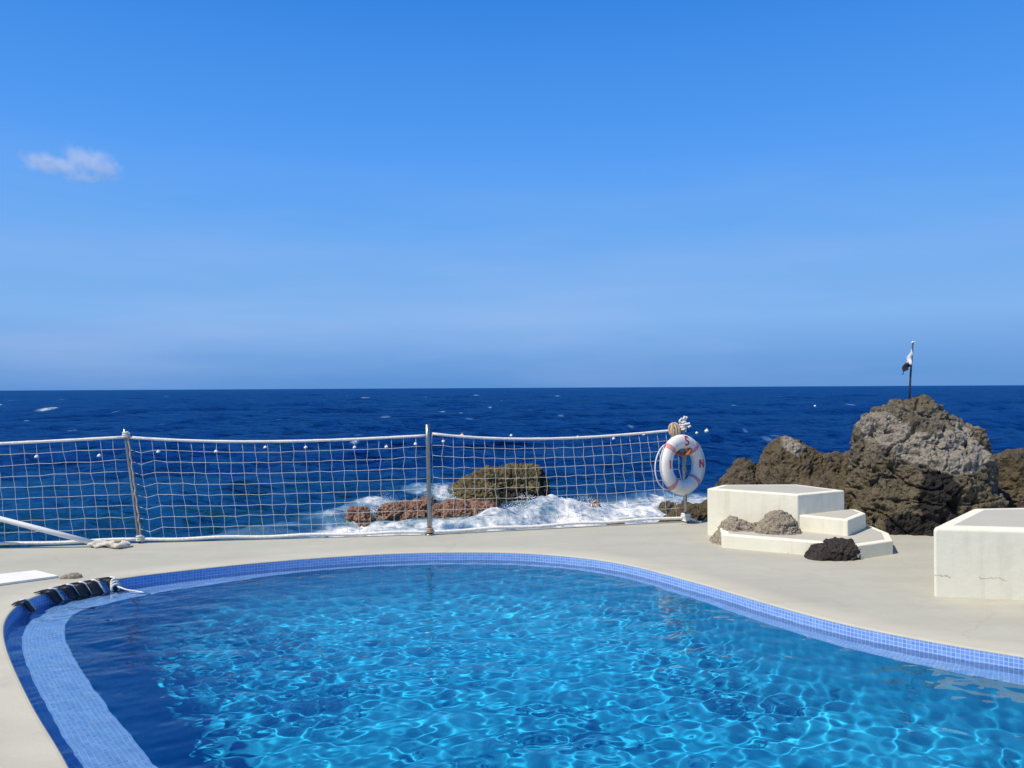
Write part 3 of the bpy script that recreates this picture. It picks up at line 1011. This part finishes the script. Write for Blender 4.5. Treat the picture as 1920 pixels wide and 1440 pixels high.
spray('sea_spray', 'white spray bursting off the reef and churned surf', [
    (-4.55, 26.3, SEA + .0, .5, .75, .35, 700), (-2.95, 26.75, SEA + .25, .12, .42, -.1, 140), (-2.75, 29.6, SEA, .55, .6, .5, 420),
    (.9, 26.3, SEA + .1, .9, .45, 0, 520), (-.2, 25.4, SEA + .1, .7, .3, 0, 240), (2.4, 26.5, SEA + .1, .8, .45, 0, 380), (.5, 29.2, SEA, .5, .3, 0, 160)])

# ------------------------------------------------------------------ stepped platform and big block
def prism(name, poly, z0, z1, mat, parent, bev=.02, sub=True):
    bm = bmesh.new()
    lo = [bm.verts.new((x, y, z0)) for x, y in poly]
    hi = [bm.verts.new((x, y, z1)) for x, y in poly]
    n = len(poly)
    bm.faces.new(hi)
    bm.faces.new(lo[::-1])
    for i in range(n):
        j = (i + 1) % n
        bm.faces.new((lo[i], lo[j], hi[j], hi[i]))
    ed = [e for e in bm.edges if not all(abs(v.co.z - z0) < 1e-6 for v in e.verts)]
    bmesh.ops.bevel(bm, geom=ed, offset=bev, segments=6, profile=.5, affect='EDGES')
    bmesh.ops.recalc_face_normals(bm, faces=bm.faces[:])
    bm.verts.index_update()
    V = [v.co[:] for v in bm.verts]; F = [[v.index for v in f.verts] for f in bm.faces]
    bm.free()
    o = mk(name, V, F, mat, parent, True)
    o.data.polygons.foreach_set('use_smooth', [False] * len(o.data.polygons))
    return o


def inset(poly, d):
    P = np.array(poly, float)
    n = len(P)
    out = []
    for i in range(n):
        a, b_, c_ = P[i - 1], P[i], P[(i + 1) % n]
        e1 = (b_ - a) / np.linalg.norm(b_ - a); e2 = (c_ - b_) / np.linalg.norm(c_ - b_)
        n1 = np.array([-e1[1], e1[0]]); n2 = np.array([-e2[1], e2[0]])
        bis = n1 + n2
        bis /= np.linalg.norm(bis)
        out.append(b_ + bis * d / max(.3, bis @ n1))
    return out


def panel(name, poly, z, d, parent, mat=None, th=.003):
    q = inset(poly, d)
    n = len(q)
    V = [(x, y, z + th) for x, y in q] + [(x, y, z - .004) for x, y in inset(poly, d - .004)]
    F = [tuple(range(n))] + [(i + n, (i + 1) % n + n, (i + 1) % n, i) for i in range(n)]
    return mk(name, V, F, mat or m_top, parent)


steps = empty('stepped_platform', (2.9, 7.9, 0))
tag(steps, 'white stepped masonry platform with three levels in front of the rocks', 'steps')
up = [(2.10, 8.30), (2.89, 7.79), (3.50, 8.10), (3.30, 8.40), (3.18, 8.62), (2.36, 8.62)]
mid = [(2.84, 7.86), (3.27, 7.50), (3.63, 7.90), (3.64, 8.15), (3.2, 8.25)]
low = [(2.08, 7.64), (3.18, 7.08), (3.61, 7.30), (3.75, 7.66), (3.76, 8.02), (3.5, 8.3), (2.5, 8.35), (2.2, 8.2)]
prism('lower_step', low, -.02, .132, m_block, steps, .013)
prism('middle_step', mid, .10, .292, m_block, steps, .013)
prism('platform', up, -.02, .50, m_block, steps, .013)
panel('step_top', low, .132, .07, steps)
panel('step_top', mid, .292, .06, steps)
panel('platform_top', up, .50, .075, steps)
bigp = [(3.19, 5.84), (7.5, 5.02), (7.5, 7.0), (4.02, 6.72)]
blk = empty('masonry_block', (4.6, 6.2, 0))
tag(blk, 'large cream rendered block with cracked front at the right of the deck', 'block')
prism('block_body', bigp, -.02, .525, m_blockc, blk, .03)
panel('block_top', bigp, .525, .10, blk)

# ------------------------------------------------------------------ posts, nets
P0 = Vector((-7.3, 7.47, 0))
P1b, P1t = Vector((-3.90, 8.02, 0)), Vector((-4.05, 8.02, 1.19))
P2b, P2t = Vector((-.905, 8.38, 0)), Vector((-.925, 8.38, 1.205))
P3b, P3t = Vector((2.05, 9.10, 0)), Vector((2.02, 9.10, 1.17))

def coilwrap(c, r, z, n, tr, mat, name, parent, jit=.006, extra=None):
    mb = MB()
    pts = []
    for i in range(n * 14):
        a = i / 14 * 2 * math.pi
        pts.append(Vector((c.x + (r + random.uniform(-jit, jit)) * math.cos(a), c.y + (r + random.uniform(-jit, jit)) * math.sin(a), z[0] + (z[1] - z[0]) * i / (n * 14) + random.uniform(-jit, jit))))
    mb.tube(pts, tr, 6)
    if extra:
        for e in extra: mb.tube(e, tr, 6)
    return mb.build(name, mat, parent)


post1 = empty('net_post', P1b)
tag(post1, 'leaning thin tan pole with cord lashed to it, holding the left net', 'post', 'posts carrying the net')
MB().tube([P1b + (P1t - P1b) * t for t in np.linspace(0, 1, 8)], .012, 10).build('pole', m_steel, post1)
cp = []
for i in range(60):
    t = i / 59
    c_ = P1b + (P1t - P1b) * (t * .97) + Vector((.036, -.012, 0))
    cp.append(c_ + Vector((.004 * math.sin(i * .9), .003 * math.cos(i * 1.3), 0)))
MB().tube(cp, .008, 6).build('lashing_cord', m_tan, post1)
_h = P1b + (P1t - P1b) * .95
coilwrap(_h + Vector((.012, 0, 0)), .030, (_h.z - .03, _h.z + .03), 3, .009, m_rope, 'head_lashing', post1, .002)
coilwrap(P1b + Vector((.012, 0, 0)), .034, (.02, .08), 3, .009, m_rope, 'foot_lashing', post1, .002)

post2 = empty('net_post', P2b)
tag(post2, 'upright round stainless steel post in the middle of the net', 'post', 'posts carrying the net')
MB().tube([P2b + (P2t - P2b) * t for t in np.linspace(0, 1, 6)], .024, 16).build('tube', m_steel, post2)
MB().tube([P2b + Vector((0, 0, 0)), P2b + Vector((0, 0, .012))], .05, 16).build('base_flange', m_steel, post2)
coilwrap(P2b, .034, (.022, .075), 3, .008, m_tan, 'foot_lashing', post2, .002)

post3 = empty('net_post', P3b)
tag(post3, 'weathered post behind the lifebuoy with rope wound at foot and top', 'post', 'posts carrying the net')
MB().tube([P3b + (P3t - P3b) * t for t in np.linspace(0, 1, 6)], .022, 12).build('pole', m_steel, post3)


coilwrap(P3b, .045, (.01, .10), 5, .013, m_rope, 'foot_rope', post3, extra=[[P3b + Vector((.03, -.03, .05)), P3b + Vector((.09, -.06, .03)), P3b + Vector((.12, -.04, .012)), P3b + Vector((.16, -.08, .012))]])
t3 = P3t
coilwrap(t3, .035, (t3.z - .09, t3.z + .02), 4, .013, m_rope, 'head_rope', post3,
         extra=[[t3 + Vector((.02, -.03, -.01)), t3 + Vector((.07, -.05, 0)), t3 + Vector((.085, -.05, -.03)), t3 + Vector((.05, -.05, -.045))],
                [t3 + Vector((-.02, -.03, .0)), t3 + Vector((-.05, -.04, .03)), t3 + Vector((-.02, -.02, .055)), t3 + Vector((.02, -.02, .03))],
                [t3 + Vector((.0, 0, .0)), t3 + Vector((.012, 0, .05)), t3 + Vector((.02, -.02, .08))],
                [t3 + Vector((.01, 0, .0)), t3 + Vector((.035, 0, .05)), t3 + Vector((.05, -.01, .075))]])
mb = MB()
for k in range(9):
    ph = k / 9 * math.pi
    c0 = t3 + Vector((-.115, -.03, -.085))
    mb.tube([c0 + Vector((.055 * math.cos(a) * math.cos(ph) + .02 * math.sin(ph * 3), .04 * math.cos(a) * math.sin(ph), .075 * math.sin(a) + .012 * math.cos(ph * 5))) for a in np.linspace(0, 2 * math.pi, 18, endpoint=False)], .013, 6, True)
mb.build('rope_bundle', m_tan, post3)

post0 = empty('net_post', P0)
tag(post0, 'outermost left steel post of the net outside the picture', 'post', 'posts carrying the net')
MB().tube([P0, P0 + Vector((0, 0, 1.2))], .024, 12).build('tube', m_steel, post0)


def net(label, A0, A1, B0, B1, sag, ncol, nrow, bot, seed, vleft=False, fade=None):
    """A top corners, B bottom corners (left, right)"""
    r_ = random.Random(seed)
    root = empty('safety_net', (A0 + A1) / 2 * 1 - Vector((0, 0, (A0.z + A1.z) / 2)))
    tag(root, label, 'net', 'nets strung between the posts along the deck edge')
    Lr = (A1 - A0).length

    def pt(u, v):
        top = A0.lerp(A1, u) - Vector((0, 0, sag * 4 * u * (1 - u) * (.75 + .5 * (1 - u))))
        b_ = B0.lerp(B1, u)
        p_ = b_.lerp(top, v)
        if vleft:                                       # slack twine dips beside the lashed pole
            du = u * Lr
            p_.z -= .05 * math.exp(-((du - .10) / .06) ** 2) * (v < .99) * (v > .02)
        p_.y += .05 * math.sin(u * 9 + seed) * math.sin(v * 3.1) * .4
        return p_
    jit = [[(r_.gauss(0, .004), r_.gauss(0, .003)) for _ in range(nrow + 1)] for _ in range(ncol + 1)]
    G = [[None] * (nrow + 1) for _ in range(ncol + 1)]
    for i in range(ncol + 1):
        for j in range(nrow + 1):
            q = pt(i / ncol, j / nrow)
            zig = .006 * (1 if (i + j) % 2 else -1)
            jx, jz = jit[i][j]
            if 0 < j < nrow:
                q = q + Vector((jx + zig * .8, 0, jz + zig * .35))
            G[i][j] = q
    mb = MB()
    tw = .0017
    for i in range(ncol + 1):
        mb.tube(G[i], tw, 4)
    for j in range(1, nrow):
        row = []
        for i in range(ncol + 1):
            row.append(G[i][j])
        mb.tube(row, tw, 4)
    mb.build('mesh_twine', m_net, root)
    MB().tube([pt(u, 1) for u in np.linspace(0, 1, 30)], [.0145 + .0010 * math.sin(k * 2.2) for k in range(30)], 8).build('top_rope', m_rope, root)
    bp = [pt(u, 0) + Vector((0, 0, .006 * math.sin(u * 21 + seed))) for u in np.linspace(0, 1, 40)]
    MB().tube(bp, bot, 8).build('bottom_rope', m_rope, root)
    return root


Z = Vector((0, 0, 1))
net('left stretch of white rope net running out of the picture past the leaning pole', P0 + Z * 1.06, P1b.lerp(P1t, .93), P0 + Z * .035, P1b + Z * .04, .035, 27, 9, .018, 1)
net('middle stretch of white rope net between the leaning pole and steel post', P1b.lerp(P1t, .93), P2b.lerp(P2t, .90), P1b + Z * .035, P2b + Z * .035, .055, 24, 9, .017, 2, True)
net('right stretch of white rope net between the steel post and lifebuoy post', P2b.lerp(P2t, .915) + Vector((.05, 0, 0)), P3b.lerp(P3t, .93) + Vector((-.1, 0, 0)), P2b + Z * .035 + Vector((.03, 0, 0)), P3b + Z * .055, .075, 25, 9, .018, 3)

# ------------------------------------------------------------------ lifebuoy
def lifebuoy():
    c = Vector((1.985, 8.985, .69))
    nrm = Vector((math.sin(R(35)), -math.cos(R(35)), .05)).normalized()
    rx = Vector((math.cos(R(35)), math.sin(R(35)), 0)).normalized()
    ry = nrm.cross(rx).normalized()
    if ry.z < 0: ry = -ry
    Rm, rt = .268, .084

    def P(a, b_, r=rt):                       # a round the ring, b_ round the tube, b_=0 faces front
        rad = Rm + r * math.sin(b_)
        return c + rx * (rad * math.cos(a)) + ry * (rad * math.sin(a)) + nrm * (r * .74 * math.cos(b_))
    root = empty('lifebuoy', (c.x, c.y, c.z - .35))
    tag(root, 'white ring lifebuoy with pink bands and red letters on the post', 'lifebuoy')
    V, F = [], []
    nu, nv_ = 72, 28
    for i in range(nu):
        for j in range(nv_):
            V.append(P(2 * math.pi * i / nu, 2 * math.pi * j / nv_))
    for i in range(nu):
        for j in range(nv_):
            F.append((i * nv_ + j, i * nv_ + (j + 1) % nv_, ((i + 1) % nu) * nv_ + (j + 1) % nv_, ((i + 1) % nu) * nv_ + j))
    mk('ring', V, F, plain('weathered_white_plastic', (.80, .76, .69), .5, 0, .10, 9, .1), root, True)
    for a0 in (45, 137, 228, 315):
        V, F = [], []
        n1, n2 = 5, 28
        for i in range(n1):
            a = R(a0 - 5.5 + 11 * i / (n1 - 1))
            for j in range(n2):
                V.append(P(a, 2 * math.pi * j / n2, rt + (.004 if 0 < i < n1 - 1 else .001)))
        for i in range(n1 - 1):
            for j in range(n2):
                F.append((i * n2 + j, i * n2 + (j + 1) % n2, (i + 1) * n2 + (j + 1) % n2, (i + 1) * n2 + j))
        mk('band', V, F, m_pink, root, True)

    def surf(x, y, r):                         # plane coords -> front surface of the ring
        rad = math.hypot(x, y)
        s_ = max(-.98, min(.98, (rad - Rm) / r))
        return c + rx * x + ry * y + nrm * (r * .74 * math.sqrt(1 - s_ * s_))

    def stroke(paths, name, ox, oy, rot, sc):
        mb = MB()
        for path, in paths:
            pts = []
            for k in range(len(path) - 1):
                for t in np.linspace(0, 1, 6, endpoint=(k == len(path) - 2)):
                    pts.append((path[k][0] * (1 - t) + path[k + 1][0] * t, path[k][1] * (1 - t) + path[k + 1][1] * t))
            w = .0095
            n = len(pts)
            Vt, Ft = [], []
            for lay, dz in enumerate((.0045, .0)):
                for k in range(n):
                    a_, b_ = pts[max(k - 1, 0)], pts[min(k + 1, n - 1)]
                    dx, dy = b_[0] - a_[0], b_[1] - a_[1]
                    l_ = math.hypot(dx, dy) or 1
                    nx, ny = -dy / l_, dx / l_
                    for sgn in (-1, -.33, .33, 1):
                        lx, ly = pts[k][0] * sc + nx * w * sgn, pts[k][1] * sc + ny * w * sgn
                        X_ = ox + lx * math.cos(rot) - ly * math.sin(rot); Y_ = oy + lx * math.sin(rot) + ly * math.cos(rot)
                        Vt.append(surf(X_, Y_, rt + dz))
            m4 = 4 * n
            for k in range(n - 1):
                for q_ in range(3):
                    Ft.append((k * 4 + q_, (k + 1) * 4 + q_, (k + 1) * 4 + q_ + 1, k * 4 + q_ + 1))
                Ft.append((k * 4, m4 + k * 4, m4 + (k + 1) * 4, (k + 1) * 4))
                Ft.append((k * 4 + 3, (k + 1) * 4 + 3, m4 + (k + 1) * 4 + 3, m4 + k * 4 + 3))
            mb.add(Vt, Ft)
        mb.build(name, m_red, root, False)
    Spath = [(.9, .72), (.62, .95), (.2, 1), (-.25, .93), (-.55, .62), (-.45, .3), (0, .06), (.5, -.15), (.78, -.45), (.65, -.8), (.25, -.98), (-.25, -.98), (-.72, -.72)]
    stroke([([(x * .74, y) for x, y in Spath],)], 'letter', .03, .278, 0, .050)
    stroke([([(0, 1), (0, -1)],)], 'letter', -.262, .02, 0, .048)
    stroke([([(-.62, -1), (-.62, 1)],), ([(-.62, 1), (.62, -1)],), ([(.62, -1), (.62, 1)],)], 'letter', .268, .0, 0, .047)
    # grab line: loose loops outside the ring between the bands
    for a0, a1, sl in ((137, 228, .085), (315, 405, .03)):
        pts = []
        for t in np.linspace(0, 1, 22):
            a = R(a0 + (a1 - a0) * t)
            e = Rm + rt + .008 + sl * math.sin(math.pi * t) ** .7
            pts.append(c + rx * (e * math.cos(a)) + ry * (e * math.sin(a)) - Vector((0, 0, sl * .3 * math.sin(math.pi * t))))
        MB().tube(pts, .0075, 6).build('grab_line', m_rope, root)
    return root


lifebuoy()
cc = empty('rope_coil', (2.03, 9.06, .78))
tag(cc, 'orange rope coil hung on the post, seen through the lifebuoy', 'rope')
mb = MB()
for k in range(5):
    ph = random.uniform(-.25, .25)
    c0 = Vector((2.0 + random.uniform(-.012, .012), 9.03 - .010 * k, .855 + random.uniform(-.012, .012)))
    mb.tube([c0 + Vector((.085 * math.cos(a), .045 * math.sin(a), .045 * math.sin(a + ph))) for a in np.linspace(0, 2 * math.pi, 22, endpoint=False)], .016, 7, True)
mb.build('coil', m_orange, cc)
MB().tube([(2.04, 9.06, .93), (2.05, 9.05, .8), (2.03, 9.06, .68), (2.05, 9.06, .6)], .008, 6).build('rope_tail', m_tan, cc)

# ------------------------------------------------------------------ flag on the boulder
fx, fy, fz = 4.61, 8.93, 1.30
fl_r = empty('flag', (fx, fy, fz))
tag(fl_r, 'small limp white and navy flag on a thin dark pole on the boulder', 'flag')
ft = Vector((fx + .055, fy, 2.10))
MB().tube([Vector((fx, fy, fz)), Vector((fx + .025, fy, 1.72)), ft], [.012, .011, .009], 8).build('flag_pole', m_pole, fl_r)
mb = MB(); mb.tube([ft + Vector((-.02, 0, -.004)), ft + Vector((.03, 0, .012))], .006, 6); mb.ball(ft + Vector((0, 0, .008)), .011, 8, 6)
mb.build('finial', m_flagw, fl_r)


def flagpart(name, quad, mat):
    """cloth patch between four corners (x, z) relative to the pole, hanging in folds"""
    V, F = [], []
    nu, nv_ = 14, 14
    (a, b_, c_, d_) = [Vector((fx + .03 + q[0], 0, q[1])) for q in quad]
    for j in range(nv_ + 1):
        for i in range(nu + 1):
            u, v = i / nu, j / nv_
            q = a.lerp(b_, u).lerp(d_.lerp(c_, u), v)
            off = q.x - (fx + .03)
            q.y = fy - .012 + .030 * math.sin(off * 95 + q.z * 9) * min(1, abs(off) * 30) + .006 * math.sin(q.z * 60)
            V.append(q)
    k = nu + 1
    for j in range(nv_):
        for i in range(nu):
            F.append((j * k + i, j * k + i + 1, (j + 1) * k + i + 1, (j + 1) * k + i))
    o = mk(name, V, F, mat, fl_r, True)
    sm = o.modifiers.new('s', 'SOLIDIFY'); sm.thickness = .003
    return o


flagpart('white_panel', [(.008, 2.03), (.012, 2.03), (.0, 1.835), (-.072, 1.868)], m_flagw)
flagpart('navy_panel', [(-.072, 1.868), (.0, 1.835), (-.045, 1.79), (-.125, 1.725)], m_flagb)

# ------------------------------------------------------------------ buoys of the swimming line
BU = [(-28.96, 46.76, 'first white buoy from the left of the line, left of the leaning pole'), (-25.4, 47.26, 'second white buoy from the left, just left of the leaning pole'),
      (-23.1, 50.17, 'white buoy just right of the leaning pole, first of the middle net'), (-19.25, 49.94, 'second white buoy right of the leaning pole'),
      (-17.12, 53.24, 'third white buoy right of the leaning pole'), (-14.26, 53.06, 'fourth white buoy right of the leaning pole'),
      (-10.86, 52.84, 'third white buoy left of the steel post'), (-8.71, 53.16, 'second white buoy left of the steel post'),
      (-7.04, 55.97, 'white buoy nearest the steel post on its left'), (-5.24, 58.53, 'white buoy nearest the steel post on its right'),
      (-4.22, 64.68, 'larger pink buoy a little right of the steel post'), (-.09, 65.04, 'white buoy above the flat sea rock'),
      (5.35, 62.58, 'third white buoy left of the lifebuoy'), (7.98, 60.49, 'second white buoy left of the lifebuoy'),
      (11.24, 65.54, 'white buoy nearest the lifebuoy on its left'), (16.18, 67.35, 'small white buoy nearest the lifebuoy on its right'),
      (17.59, 69.6, 'larger white buoy at the right end of the line, past the lifebuoy'), (61.2, 155.2, 'lone far buoy between the lifebuoy and the boulder')]
src = None


def make_buoy():
    r = empty('buoy', (0, 0, SEA))
    MB().ball((0, 0, SEA + .07), .125, 16, 10, (1, 1, 1.02)).build('float', m_buoyw, r)
    MB().tube([(.128 * math.cos(a), .128 * math.sin(a), SEA + .07) for a in np.linspace(0, 2 * math.pi, 18, endpoint=False)], .011, 6, True).build('seam_ring', m_buoyw, r)
    mb = MB(); mb.tube([(-.03, 0, SEA + .19), (-.03, 0, SEA + .225), (0, 0, SEA + .24), (.03, 0, SEA + .225), (.03, 0, SEA + .19)], .009, 6)
    mb.build('lifting_eye', m_buoyw, r)
    return r


for k, (bx, by, lb) in enumerate(BU):
    if k == 0:
        src = make_buoy(); o = src
    else:
        o = src.copy(); C.objects.link(o)
        for ch in list(src.children):
            c2 = ch.copy(); c2.parent = o; C.objects.link(c2)
    sc = 1.0
    if 'pink' in lb or 'larger' in lb: sc = 1.5
    if 'lone' in lb: sc = 1.6
    o.location = (bx, by, SEA + .06)
    o.scale = (sc, sc, sc)
    o.rotation_euler = (random.uniform(-.2, .2), random.uniform(-.2, .2), random.uniform(0, 6))
    if 'pink' in lb:
        for ch in o.children:
            ch.data = ch.data.copy(); ch.data.materials[0] = m_buoyp
    tag(o, lb, 'buoy', 'buoys of the swimming line')

# ------------------------------------------------------------------ things on the left
lp = empty('leaning_pole', (-4.26, 7.84, 0))
tag(lp, 'white pole lying aslant in front of the net with its foot wrapped in cloth', 'pole')
pa, pb = Vector((-4.24, 7.83, .035)), Vector((-7.28, 7.40, .98))
MB().tube([pa.lerp(pb, t) for t in np.linspace(0, 1, 6)], .026, 14).build('shaft', m_white, lp)
# soiled cloth bundle round its foot
V, F = [], []
nu, nv_ = 30, 14
for i in range(nu):
    t = i / (nu - 1)
    cx = -4.29 + .40 * t
    rad = (.035 + .02 * math.sin(t * 9) ** 2) * (1 if t < .6 else 1.25) * (1 - .75 * t ** 8)
    for j in range(nv_):
        a = 2 * math.pi * j / nv_
        k_ = 1 + .28 * math.sin(3 * a + t * 14) + .15 * math.sin(5 * a - t * 22)
        V.append((cx + .01 * math.sin(a * 2), 7.815 + .03 * math.sin(t * 6) + rad * 1.35 * k_ * math.cos(a), max(.004, .028 + rad * k_ * math.sin(a) * .7)))
for i in range(nu - 1):
    for j in range(nv_):
        F.append((i * nv_ + j, (i + 1) * nv_ + j, (i + 1) * nv_ + (j + 1) % nv_, i * nv_ + (j + 1) % nv_))
F.append(tuple(range(nv_))); F.append(tuple((nu - 1) * nv_ + j for j in range(nv_))[::-1])
mk('cloth_wrap', V, F, m_cloth, lp, True)
coilwrap(Vector((-4.02, 7.82, 0)), .05, (.03, .07), 2, .009, m_tan, 'tie_cord', lp)

bd = [(-4.19, 6.75), (-5.35, 6.06), (-5.05, 5.63), (-3.87, 6.55)]
br = empty('white_board', (-4.6, 6.2, 0))
tag(br, 'flat white board lying on the deck at the left edge', 'board')
prism('board', bd[::1], .004, .022, m_white, br, .004)
rock('small_stone', [loaf([(-3.88, -.01), (-3.84, .012), (-3.79, .03), (-3.74, .04), (-3.69, .025), (-3.67, -.01)], 6.555, .045, -.02, 16, 14, .9)], m_stone,
     'small tan stone lying at the corner of the white board', voxel=.006, amp=(.008, .006, .003), freq=(6, 16, 40), pit=.004, origin=(-3.78, 6.55, 0), seed=3.3)

# string of black floats hooked over the far left pool edge
fs = empty('float_string', (-3.6, 6.2, 0))
tag(fs, 'row of black flaps with pale edges draped over the far left pool rim', 'pool float')


i0, i1 = rim_at(-3.70, 5.74), rim_at(-3.44, 6.46)
for k, fr_ in enumerate((0.0, .40, .56, .70, .84, .985)):
    i = int(round(i0 + (i1 - i0) * fr_)) % NR
    T = Vector((*_t[i], 0)); I = Vector((*inward[i], 0)); B = Vector((*rim[i], 0))
    w = .042 if k else .035
    prof = [(-.035 - .012 * (k % 2), .015), (-.02, .018), (.0, .016), (.018, .0), (.030, -.04), (.05, -.09), (.062 + .01 * (k % 3), -.13)]
    V, F = [], []
    for j, (a_, z_) in enumerate(prof):
        lean = .020 * j * (1 if k else 1.4)
        for side in (-w, w):
            for th_ in (0, .014):
                V.append(B + T * (side + lean) + I * (a_ + th_ * .8) + Vector((0, 0, z_ - th_ * .4 if j < 3 else z_)))
    for j in range(len(prof) - 1):
        b_ = j * 4; n_ = b_ + 4
        F += [(b_, b_ + 2, n_ + 2, n_), (b_ + 1, n_ + 1, n_ + 3, b_ + 3), (b_, n_, n_ + 1, b_ + 1), (b_ + 2, b_ + 3, n_ + 3, n_ + 2)]
    F += [(0, 1, 3, 2), (len(V) - 4, len(V) - 2, len(V) - 1, len(V) - 3)]
    fo = mk('float', V, F, m_black, fs, True)
    ed = MB().tube([B + T * (w + .008 + .020 * j * (1 if k else 1.4)) + I * (a_ + .012) + Vector((0, 0, z_)) for j, (a_, z_) in enumerate(prof) if 1 <= j <= 5], .0075, 6)
    ed.build('pale_edging', m_rope, fo)
i = int(round(i0 + (i1 - i0) * 1.10)) % NR
T = Vector((*_t[i], 0)); I = Vector((*inward[i], 0)); B = Vector((*rim[i], 0))
mb = MB()
for k in range(3):
    mb.tube([B + I * (.03 + .012 * k) + T * (.03 * math.cos(a)) + Vector((0, 0, -.03 - .02 * k + .035 * math.sin(a))) for a in np.linspace(0, 2 * math.pi, 14, endpoint=False)], .011, 6, True)
e_ = B + I * .04 + Vector((0, 0, -.05))
mb.tube([e_, e_ + Vector((.12, -.04, -.025)), e_ + Vector((.26, -.08, -.034)), e_ + Vector((.36, -.13, -.045))], .006, 6)
mb.build('end_rope', m_rope, fs)

# ------------------------------------------------------------------ small cloud far out
m_cl = bpy.data.materials.new('cloud_vapour')
m_cl.use_nodes = True
nt = m_cl.node_tree
nt.nodes.remove(nt.nodes['Principled BSDF'])
pv = nt.nodes.new('ShaderNodeVolumePrincipled')
pv.inputs['Color'].default_value = (.98, .97, .98, 1)
tc = nt.nodes.new('ShaderNodeTexCoord')


def puff(cx, cz, rx, rz):
    mp = nt.nodes.new('ShaderNodeMapping')
    mp.inputs['Location'].default_value = (-cx / rx, 0, -cz / rz)
    mp.inputs['Scale'].default_value = (1 / rx, 1 / 40, 1 / rz)
    L(nt, tc.outputs['Object'], mp.inputs[0])
    ln = nt.nodes.new('ShaderNodeVectorMath'); ln.operation = 'LENGTH'
    L(nt, mp.outputs[0], ln.inputs[0])
    return mathn(nt, 'SUBTRACT', 1.0, ln.outputs['Value'])


acc = None
for pf in [(-70, 0, 38, 24), (-35, -2, 30, 18), (0, 6, 26, 38), (38, -4, 42, 32), (62, -14, 34, 20), (-20, -12, 80, 14), (30, -32, 60, 10)]:
    q = puff(*pf)
    acc = q if acc is None else mathn(nt, 'MAXIMUM', acc, q)
nn = noise(nt, .045, 7, .66, tc.outputs['Object'])
den = mathn(nt, 'ADD', acc, mathn(nt, 'MULTIPLY', mathn(nt, 'SUBTRACT', nn, .55), 2.4))
den = mathn(nt, 'MULTIPLY', mathn(nt, 'MAXIMUM', den, 0.0), .026)
L(nt, den, pv.inputs['Density'])
L(nt, pv.outputs[0], nt.nodes['Material Output'].inputs['Volume'])
cl = MB().ball((0, 0, 0), 1, 28, 16, (130, 48, 60))
co_ = cl.build('cloud', m_cl, None, True)
co_.location = (-852, 1500, 448)
tag(co_, 'small wispy pale cloud alone in the upper left sky', 'cloud')
